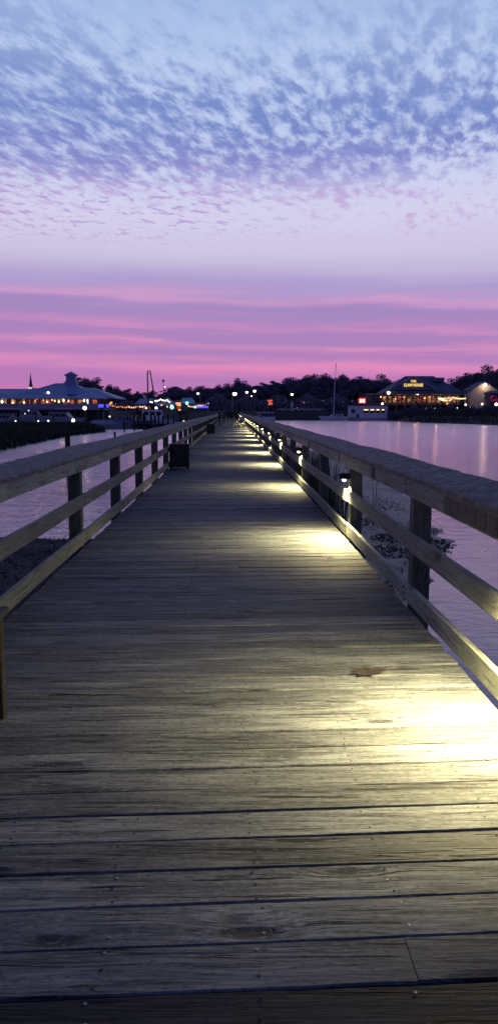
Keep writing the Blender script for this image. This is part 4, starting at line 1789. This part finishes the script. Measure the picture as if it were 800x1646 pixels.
# tour boat
BY = 270.0
x = GX(590, BY)
tb = thing('tour_boat', 'long white two-deck tour boat with lit windows moored below the seafood house', 'boat', (x, BY, WATER))
m = hull_mesh(14.0, 4.2, 1.1, .15)
m.v = [(-a, -b, c) for a, b, c in m.v]
m.build('hull', M['boat'], tb)
x0, x1 = GX(560, BY) - x, GX(620, BY) - x
zt_ = GZ(652.5, BY) - WATER
m = MB()
m.box(x0, x1, -1.7, 1.7, 1.05, zt_)
cb = m.build('cabin', M['boat'], tb)
m = MB()
m.box(x0 - .3, x1 + .2, -1.95, 1.95, zt_ + .01, zt_ + .16)
m.build('roof', M['trimpale'], tb)
for (a, b, mt) in ((563, 569, 'glassdark'), (582, 590.5, 'glassdark'), (592.5, 600, 'glassdark'), (602, 608.5, 'glassdark'), (611, 616, 'glassdark')):
    m = MB()
    m.box(GX(a, BY) - x, GX(b, BY) - x, -1.73, -1.703, GZ(664, BY) - WATER, GZ(657.5, BY) - WATER)
    w_ = m.build('window', M[mt], cb)
    if a > 580:
        q = MB()
        q.box(GX(a + .8, BY) - x, GX(b - .8, BY) - x, -1.75, -1.733, GZ(659.6, BY) - WATER, GZ(657.9, BY) - WATER)
        q.build('ceiling_light', M['e_warm'], w_)
m = MB()
m.box(GX(571, BY) - x, GX(575, BY) - x, -1.73, -1.703, .9, 2.3)
m.build('door', M['glassdark'], tb)

# dock with pilings at the left marina
dk = thing('dock', 'low dark timber dock with pilings left of the railing', 'dock', (0, 0, 0))
m = MB()
m.box(GX(212, 148), GX(305, 148), 147, 149.5, WATER + .7, WATER + .9)
m.build('deck', M['pile'], dk)
for px in (185, 188):
    pass
m = MB()
m.box(GX(150, 156), GX(235, 156), 155.5, 157, WATER + .7, WATER + .9)
m.build('walkway', M['pile'], dk)
pm = MB()
pm.tube([(0, 0, -.8), (0, 0, 1)], [.17, .15], 8)
pl = None
for (px, Y, top, s) in ((107.5, 45, 693, 1.0), (184, 70, 694, .6), (199.5, 132, 672, 1), (215.5, 140, 668, 1.3), (222, 146, 672, 1), (230.5, 146, 664, 1.2), (233, 143, 668, 1), (243, 146, 662, 1.2), (249, 140, 668, 1.1),
                        (255, 146, 664, 1), (262, 146, 668, 1), (270, 144, 665, 1.1), (279, 146, 667, 1), (290, 146, 664, 1), (300, 144, 668, 1), (205, 150, 668, 1), (193, 152, 669, .9), (181, 152, 670, .9), (168, 152, 668, .9), (157, 150, 669, .9),
                        (120, 145, 668, .9), (86, 145, 667, .9), (58, 146, 666, .9), (30, 146, 667, .9)):
    o = pl.copy() if pl else pm.build('piling', M['pile'], None, True)
    if pl:
        COL.objects.link(o)
    pl = pl or o
    h = GZ(top, Y) - WATER
    o.location = (GX(px, Y), Y, WATER)
    o.scale = (s, s, h)
    lab, grp = 'dark mooring piling standing in the water at the left marina', 'mooring pilings at the left marina'
    if px == 107.5:
        lab, grp = 'lone thick piling rising just behind the left railing', None
    if px == 184:
        lab, grp = 'thin lone stake in the water just above the left railing', None
    if 'group' in o.keys():
        del o['group']
    tag(o, lab, 'piling', grp)

# ------------------------------------------------------------------ cars, kiosk, signs on the far shore


def car_proto():
    root = thing('parked_car', 'x', 'car')
    m = MB()
    body = [(-2.1, .35), (2.1, .35), (2.15, .75), (1.9, .92), (1.1, 1.0), (-1.6, 1.02), (-2.1, .95)]
    m.prism(body, -.85, .85)
    m.build('body', M['carpaint'], root)
    m = MB()
    m.prism([(-1.6, 1.021), (1.05, 1.001), (.35, 1.46), (-1.1, 1.48)], -.74, .74)
    c = m.build('cabin', M['glassdark'], root)
    m = MB()
    m.box(-1.08, .33, -.7, .7, 1.485, 1.515)
    m.build('roof', M['carpaint'], root)
    for xx in (-1.3, 1.35):
        for s in (-1, 1):
            m = MB()
            m.lathe([(.2, -.1), (.33, -.09), (.33, .09), (.2, .1)], n=12)
            m.v = [(a + xx, c_ + s * .78, b + .33) for a, b, c_ in m.v]
            m.build('wheel', M['tyre'], root)
    return root


cp = car_proto()
for i, (px, Y) in enumerate(((455, 292), (464, 296), (480, 290), (490, 294), (499, 291), (510, 295))):
    o = cp if i == 0 else dup(cp)
    place(o, (GX(px, Y), Y, LAND), R(random.choice((0, 180)) + random.uniform(-8, 8)), 1.0, 'pale car parked in the row below the lone street lamp across the water', 'pale cars parked across the water')
p = at(469, 658, 288)
kq = thing('kiosk', 'narrow pale kiosk standing under the lone street lamp across the water', 'kiosk', (p.x, p.y, LAND))
h = GZ(645, 288) - LAND
m = MB()
m.bbox(-.42, .42, -.4, .4, 0, h * .85, .05)
m.build('body', M['palecloth'], kq)
m = MB()
m.hip(-.5, .5, -.5, .5, h * .852, h, .4, .4, .06)
m.build('roof', M['roofblue'], kq)
# red sign beside the boardwalk
p = at(434, 646.5, 262)
rs = thing('neon_sign', 'red neon sign on posts above the boxy cruiser right of the boardwalk', 'sign', (p.x, p.y, LAND))
m = MB()
h = p.z - LAND
for s in (-.7, .7):
    m.tube([(s, .1, 0), (s, .1, h + .8)], .07, 6)
m.build('post', M['metal'], rs)
m = MB()
m.bbox(-1.0, 1.0, -.02, .08, h - 1.0, h + 1.1, .02)
m.build('board', M['walldark'], rs)
m = MB()
for (a, b, c, r2) in ((-.4, .45, .45, .1), (.45, .6, .3, .09), (.1, -.2, .5, .1), (-.3, -.7, .35, .08), (.5, -.6, .3, .08)):
    pts = [(a + c * math.cos(t * .7), -.08, h + b + c * .55 * math.sin(t * .7)) for t in range(9)]
    m.tube(pts, r2, 6)
m.build('neon_tube', emit('red_orange_neon', (1, .16, .10), 1.3), rs)
# red framed lit sign above the tour boat
p = at(581.5, 644, 278)
rs = thing('lit_sign', 'small white lit sign in a red frame above the tour boat', 'sign', (p.x, p.y, LAND))
h = p.z - LAND
u = 278 / F
m = MB()
m.box(-.9, .9, .02, 1.2, 0, h + 12 * u)
m.build('pylon', M['shop'], rs)
m = MB()
m.box(-5.6 * u, 5.6 * u, -.06, 0, h - 4.2 * u, h + 4.2 * u)
bd = m.build('board', M['e_red'], rs)
for (a, b) in ((-3.9, -.6), (.5, 3.9)):
    m = MB()
    m.box(a * u, b * u, -.10, -.062, h - 2.8 * u, h + 1.9 * u)
    m.build('lit_panel', emit('peach_panel', (1, .6, .42), 3.5), bd)

# ------------------------------------------------------------------ the seafood house on the right
HY = 284.0
HX0 = GX(668, HY)
hs = thing('seafood_house', 'large dark gabled seafood restaurant with gold lit lettering and glowing porch on the right shore', 'restaurant', (HX0, HY, LAND))


def hx(px, Y=HY):
    return GX(px, Y) - HX0


def hz(py, Y=HY):
    return GZ(py, Y) - LAND


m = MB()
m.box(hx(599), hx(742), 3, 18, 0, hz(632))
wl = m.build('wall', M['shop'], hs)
m = MB()
m.hip(hx(617), hx(745), -.5, 19, hz(633.5), hz(602.5), 9.5, 9.0, .5)
m.build('main_roof', M['roofdark'], hs)
m = MB()
# front gable with trim
m.prism([(hx(623), hz(627)), (hx(697), hz(627)), (hx(661), hz(605.5))], -1.2, 8)
gb = m.build('front_gable', M['roofdark'], hs)
m = MB()
for (a, b) in (((621.5, 627.3), (661, 604.6)), ((700, 627.3), (661, 604.6))):
    p0, p1 = Vector((hx(a[0]), -1.35, hz(a[1]))), Vector((hx(b[0]), -1.35, hz(b[1])))
    m.tube([p0, p1], .2, 4)
m.build('gable_trim', M['trimpale'], gb)
m = MB()
m.box(hx(617), hx(746), -2.3, 3.2, hz(633.6), hz(628.5))
m.build('porch_roof', M['roofdark'], hs)
m = MB()
m.box(hx(597), hx(626), 2.6, 12, hz(634), hz(632.2))
m.build('annex_roof', M['trimpale'], hs)
m = MB()
m.box(hx(699), hx(716), 3.5, 9, hz(612), hz(606))
m.build('dormer', M['roofdark'], hs)
m = MB()
m.box(hx(620), hx(746), -2.2, 3, hz(652.5), hz(651))
m.build('porch_floor', M['pile'], hs)
for px in (621, 634, 648, 662, 676, 690, 704, 718, 732, 744):
    m = MB()
    m.box(hx(px) - .12, hx(px) + .12, -2.1, -1.86, 0, hz(633.7))
    m.build('porch_post', M['wallpale'] if px != 744 else M['pinkwall'], hs)
m = MB()
for z in (646.5, 649):
    m.box(hx(620), hx(744), -2.05, -1.98, hz(z), hz(z - .5))
m.build('porch_rail', M['walldark'], hs)
rw = random.Random(4)
for px in range(601, 738, 8):
    m = MB()
    m.box(hx(px), hx(px + 5.2), 2.95, 2.99, hz(647), hz(636.5))
    k = rw.random()
    mt = 'glassdark' if px < 612 and k < .5 else ('e_winred' if (640 < px < 682 and k < .6) else 'e_win')
    wn_ = m.build('window', M[mt], hs)
    if mt != 'glassdark':
        q = MB()
        q.box(hx(px + 2.4), hx(px + 2.8), 2.91, 2.948, hz(647), hz(636.5))
        q.build('mullion', M['walldark'], wn_)
for (px, py, s, mt) in ((610, 638, .3, 'e_warm'), (616, 640, .25, 'e_amber'), (634, 641, .3, 'e_warm'), (647, 638.5, .3, 'e_amber'), (668.5, 632.5, .5, 'e_white'), (680, 640, .28, 'e_warm'), (688, 638, .3, 'e_amber'), (716, 648.5, .42, 'e_amber'), (730, 640, .3, 'e_warm'),
                        (655, 645, .25, 'e_winred'), (640, 646, .25, 'e_winred')):
    m = MB()
    m.ball((hx(px), -1.2, hz(py)), s, 8, 6)
    m.build('porch_lamp', M[mt], hs, True)
# bright lit awning: a shallow curved strip of light, then a thin tail
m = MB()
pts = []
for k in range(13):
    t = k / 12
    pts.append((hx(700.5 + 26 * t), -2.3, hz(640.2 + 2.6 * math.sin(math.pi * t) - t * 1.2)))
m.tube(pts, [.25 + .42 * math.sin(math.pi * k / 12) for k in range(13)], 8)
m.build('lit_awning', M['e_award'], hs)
m = MB()
m.tube([(hx(727), -2.3, hz(640.4)), (hx(737), -2.3, hz(641)), (hx(744), -2.3, hz(640.5))], .22, 6)
m.build('light_strip', M['e_warm'], hs)
for (px, py, e) in ((640, 640, 120), (668, 636, 160), (700, 640, 200), (730, 640, 160)):
    point('porch_light', (hx(px), -.4, hz(py)), e, (1, .55, .3), .3, hs)


def text_mesh(txt, size, name, mat, parent, loc):
    cu = bpy.data.curves.new(name, 'FONT')
    cu.body = txt
    cu.size = size
    cu.extrude = .06
    cu.offset = size * .025
    cu.align_x = 'CENTER'
    cu.align_y = 'CENTER'
    cu.resolution_u = 3
    t = bpy.data.objects.new(name, cu)
    COL.objects.link(t)
    dg = bpy.context.evaluated_depsgraph_get()
    me = bpy.data.meshes.new_from_object(t.evaluated_get(dg))
    bpy.data.objects.remove(t)
    me.transform(Matrix.Rotation(R(90), 4, 'X'))
    me.materials.clear()
    me.materials.append(mat)
    o = bpy.data.objects.new(name, me)
    COL.objects.link(o)
    o.parent = parent
    o.location = loc
    return o


u = HY / F
text_mesh('THE', 4.6 * u, 'sign_lettering', M['e_gold'], gb, (hx(661), -1.5, hz(613.0)))
o = text_mesh('CLAW HOUSE', 6.2 * u, 'sign_lettering', M['e_gold'], gb, (hx(661), -1.5, hz(619.2)))
bb = max(v.co.x for v in o.data.vertices) - min(v.co.x for v in o.data.vertices)
o.scale = (30.5 * u / bb, 1, 1)

# small gabled house and the magenta lit shop at the right edge
GY = 286.0
gx0 = GX(776, GY)
gh = thing('gabled_house', 'small cream gabled house with a bright lamp under its peak at the right', 'house', (gx0, GY, LAND))
u = GY / F
m = MB()
zt_ = GZ(625.5, GY) - LAND
za = GZ(614.5, GY) - LAND
m.prism([(-20 * u, 0), (20 * u, 0), (20 * u, zt_), (0, za), (-20 * u, zt_)], 0, 9)
m.build('wall', M['pinkwall'], gh)
m = MB()
for s in (-1, 1):
    m.prism([(0, za + .02), (s * 22 * u, zt_ - .42), (s * 22 * u, zt_ - .12), (0, za + .35)], -.5, 9.4)
m.build('roof', M['roofdark'], gh)
m = MB()
m.ball((u * .5, -.7, za - .9), .62, 10, 7)
m.build('gable_lamp', M['e_white'], gh, True)
point('gable_light', (0, -1.6, za - 1.2), 330, (1, .72, .45), .3, gh)
MYY = 262.0
mx0 = GX(795, MYY)
ms = thing('waterside_shop', 'low dark roofed shop with a magenta lit wall at the right edge of the picture', 'shop', (mx0, MYY, LAND))
u = MYY / F
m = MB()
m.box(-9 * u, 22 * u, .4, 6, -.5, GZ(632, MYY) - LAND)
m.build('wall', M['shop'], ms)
m = MB()
m.hip(-11 * u, 24 * u, -.3, 6.5, GZ(632.5, MYY) - LAND, GZ(627.5, MYY) - LAND, 1.2, 3.0, .3)
m.build('roof', M['roofdark'], ms)
for k in range(3):
    m = MB()
    m.box((-8 + k * 8) * u, (-1.5 + k * 8) * u, .33, .38, GZ(648, MYY) - LAND, GZ(635, MYY) - LAND)
    m.build('window', M['e_mag'], ms)  # glowing panes stand in for the magenta-lit wall

# ------------------------------------------------------------------ people


def person(label, px, Y, h, top, legs, rz, stride=.12, arms=.1, hair_len=0.0, group=None):
    x = at(px, 660, Y).x
    root = thing('person', label, 'person', (x, Y, .004), rz, group)
    s = h / 1.75
    J = {}

    def P(n, x_, y_, z_, r_):
        J[n] = (Vector((x_, y_, z_)) * s, r_ * s)
    P('pel', 0, 0, .95, .135)
    P('wst', 0, 0, 1.08, .125)
    P('chs', 0, -.01, 1.28, .155)
    P('nk0', 0, 0, 1.44, .075)
    P('nk1', 0, .01, 1.52, .058)
    P('hd0', 0, .02, 1.59, .082)
    P('hd1', 0, .02, 1.68, .088)
    E = [('pel', 'wst'), ('wst', 'chs'), ('chs', 'nk0'), ('nk0', 'nk1'), ('nk1', 'hd0'), ('hd0', 'hd1')]
    for sd, nm in ((-1, 'l'), (1, 'r')):
        st = stride * sd
        P('hip' + nm, .09 * sd, 0, .88, .105)
        P('kne' + nm, .10 * sd, st * .6 + .02, .48, .065)
        P('ank' + nm, .10 * sd, st * 1.2 - (.04 if sd < 0 else 0), .09, .042)
        P('toe' + nm, .12 * sd, st * 1.2 + .15, .035, .034)
        P('sho' + nm, .19 * sd, 0, 1.40, .068)
        P('elb' + nm, .26 * sd, -st * .5 - .02, 1.12, .048)
        P('wri' + nm, .27 * sd, -st * .7 + .08, .87, .032)
        P('pal' + nm, .27 * sd, -st * .7 + .10, .79, .034)
        E += [('pel', 'hip' + nm), ('hip' + nm, 'kne' + nm), ('kne' + nm, 'ank' + nm), ('ank' + nm, 'toe' + nm), ('nk0', 'sho' + nm), ('sho' + nm, 'elb' + nm), ('elb' + nm, 'wri' + nm), ('wri' + nm, 'pal' + nm)]
    names_ = list(J)
    me = bpy.data.meshes.new('person_skeleton')
    me.from_pydata([J[n_][0] for n_ in names_], [(names_.index(a), names_.index(b)) for a, b in E], [])
    ob = bpy.data.objects.new('person_skeleton', me)
    COL.objects.link(ob)
    sk = ob.modifiers.new('s', 'SKIN')
    for i_, n_ in enumerate(names_):
        r0 = J[n_][1]
        me.skin_vertices[0].data[i_].radius = (r0, r0 * (.75 if n_ in ('pel', 'wst', 'chs') else 1))
        me.skin_vertices[0].data[i_].use_root = n_ == 'pel'
    ob.modifiers.new('d', 'SUBSURF').levels = 2
    dg = bpy.context.evaluated_depsgraph_get()
    bm_ = bpy.data.meshes.new_from_object(ob.evaluated_get(dg))
    bpy.data.objects.remove(ob)
    mb = MB()
    mb.v = [tuple(v.co) for v in bm_.vertices]
    mb.f = [tuple(p_.vertices) for p_ in bm_.polygons]
    mb.mi = []
    for p_ in bm_.polygons:
        z = p_.center.z / s
        mb.mi.append(1 if z < .93 and abs(p_.center.x) < .215 * s else (2 if z > .86 and z < 1.49 else (0)))
    # fingers: four and a thumb, slightly curled
    for sd, nm in ((-1, 'l'), (1, 'r')):
        c = J['pal' + nm][0]
        mb.cur = 0
        for k in range(4):
            o_ = Vector((0, (k - 1.5) * .019, -.02)) * s
            L = (.075, .085, .08, .062)[k] * s
            mb.tube([c + o_, c + o_ + Vector((-.006 * sd, .004, -L * .55)), c + o_ + Vector((-.022 * sd, .006, -L))], [.0095 * s, .0085 * s, .006 * s], 5)
        mb.tube([c + Vector((0, .02, .02)) * s, c + Vector((-.012 * sd, .045, -.01)) * s, c + Vector((-.015 * sd, .052, -.04)) * s], [.011 * s, .010 * s, .007 * s], 5)
    # nose and ears belong to the one surface
    hd = J['hd0'][0]
    mb.ball(hd + Vector((0, .088, .035)) * s, .016 * s, 6, 5, (.8, 1.1, 1.3))
    for sd in (-1, 1):
        mb.ball(hd + Vector((.085 * sd, .0, .03)) * s, .024 * s, 6, 5, (.4, .8, 1.2))
    mb.build('body', [M['skin'], M[legs], M[top]], root, True)
    hm_ = MB()
    hm_.ball(hd + Vector((0, -.018, .065)) * s, .106 * s, 12, 8, (.92, .98, .98))
    if hair_len:
        hm_.ball(hd + Vector((0, -.065, -.03)) * s, .09 * s, 10, 7, (.9, .6, 1.5))
    hm_.build('hair', M['hair'], root, True)
    return root


person('person in a dark jacket and blue jeans walking away on the centre of the boardwalk', 373.5, 74, 1.70, 'jacketA', 'jeans', R(4), .14, hair_len=1)
person('person all in black walking at the right of the one in blue jeans', 380, 75.5, 1.82, 'jacketA', 'trouser', R(-3), -.12)
person('person in dark clothes nearest along the left railing beyond the benches', 353, 80, 1.74, 'jacketC', 'trouser', R(75), .03)
person('person in a grey jacket farther along the left railing, second from the benches', 359.5, 94, 1.72, 'jacketB', 'trouser', R(190), .08)
person('person far down the boardwalk left of the couple, third from the benches', 366.5, 112, 1.78, 'jacketA', 'trouser', R(10), .12)
gp = 'distant people at the far end of the boardwalk'
for (px, Y) in ((362.5, 126), (369.5, 135), (371.5, 150)):
    person('tiny dark distant person at the far end of the boardwalk', px, Y, 1.72, 'jacketB', 'trouser', R(180), .1, group=gp)
# stroller by the couple
x = at(388.0, 660, 73.5).x
sr = thing('stroller', 'low stroller with a pale hood beside the couple at the right railing', 'stroller', (x, 73.5, .004), R(10))
m = MB()
for (a, b) in ((-.22, -.3), (.22, -.3), (-.2, .35), (.2, .35)):
    q = MB()
    q.lathe([(.06, -.02), (.12, -.018), (.12, .018), (.06, .02)], n=12)
    q.v = [(c_ + a, xx + b, yy + .12) for xx, yy, c_ in q.v]
    q.build('wheel', M['tyre'], sr)
for s in (-1, 1):
    m.tube([(.2 * s, -.3, .12), (.2 * s, .1, .55), (.2 * s, -.45, .98)], .015, 6)
    m.tube([(.2 * s, .35, .12), (.2 * s, -.1, .62)], .015, 6)
m.tube([(-.2, -.45, .98), (.2, -.45, .98)], .018, 6)
m.build('frame', M['metal'], sr)
m = MB()
m.prism([(-.25, .62), (.3, .40), (.36, .46), (-.05, .62), (-.2, .86), (-.28, .86)], -.19, .19, 'x')
m.build('seat', M['jacketA'], sr)
m = MB()
nn = 8
pts = [(-.1 + .30 * math.cos(math.pi * (.15 + .85 * k / nn)), .66 + .34 * math.sin(math.pi * (.15 + .85 * k / nn))) for k in range(nn + 1)]
pts += [(a * .93 - .005, b * .985) for a, b in pts[::-1]]
m.prism(pts, -.21, .21, 'x')
m.build('hood', M['palecloth'], sr)

# ------------------------------------------------------------------ render settings
sc.view_settings.view_transform = 'Standard'
sc.view_settings.look = 'None'
sc.view_settings.exposure = 0
sc.render.engine = 'CYCLES'
sc.cycles.use_denoising = True
try:
    sc.cycles.denoiser = 'OPENIMAGEDENOISE'
    sc.cycles.denoising_input_passes = 'RGB_ALBEDO_NORMAL'
except Exception:
    pass
sc.cycles.max_bounces = 6
sc.cycles.sample_clamp_indirect = 6
sc.cycles.use_light_tree = True
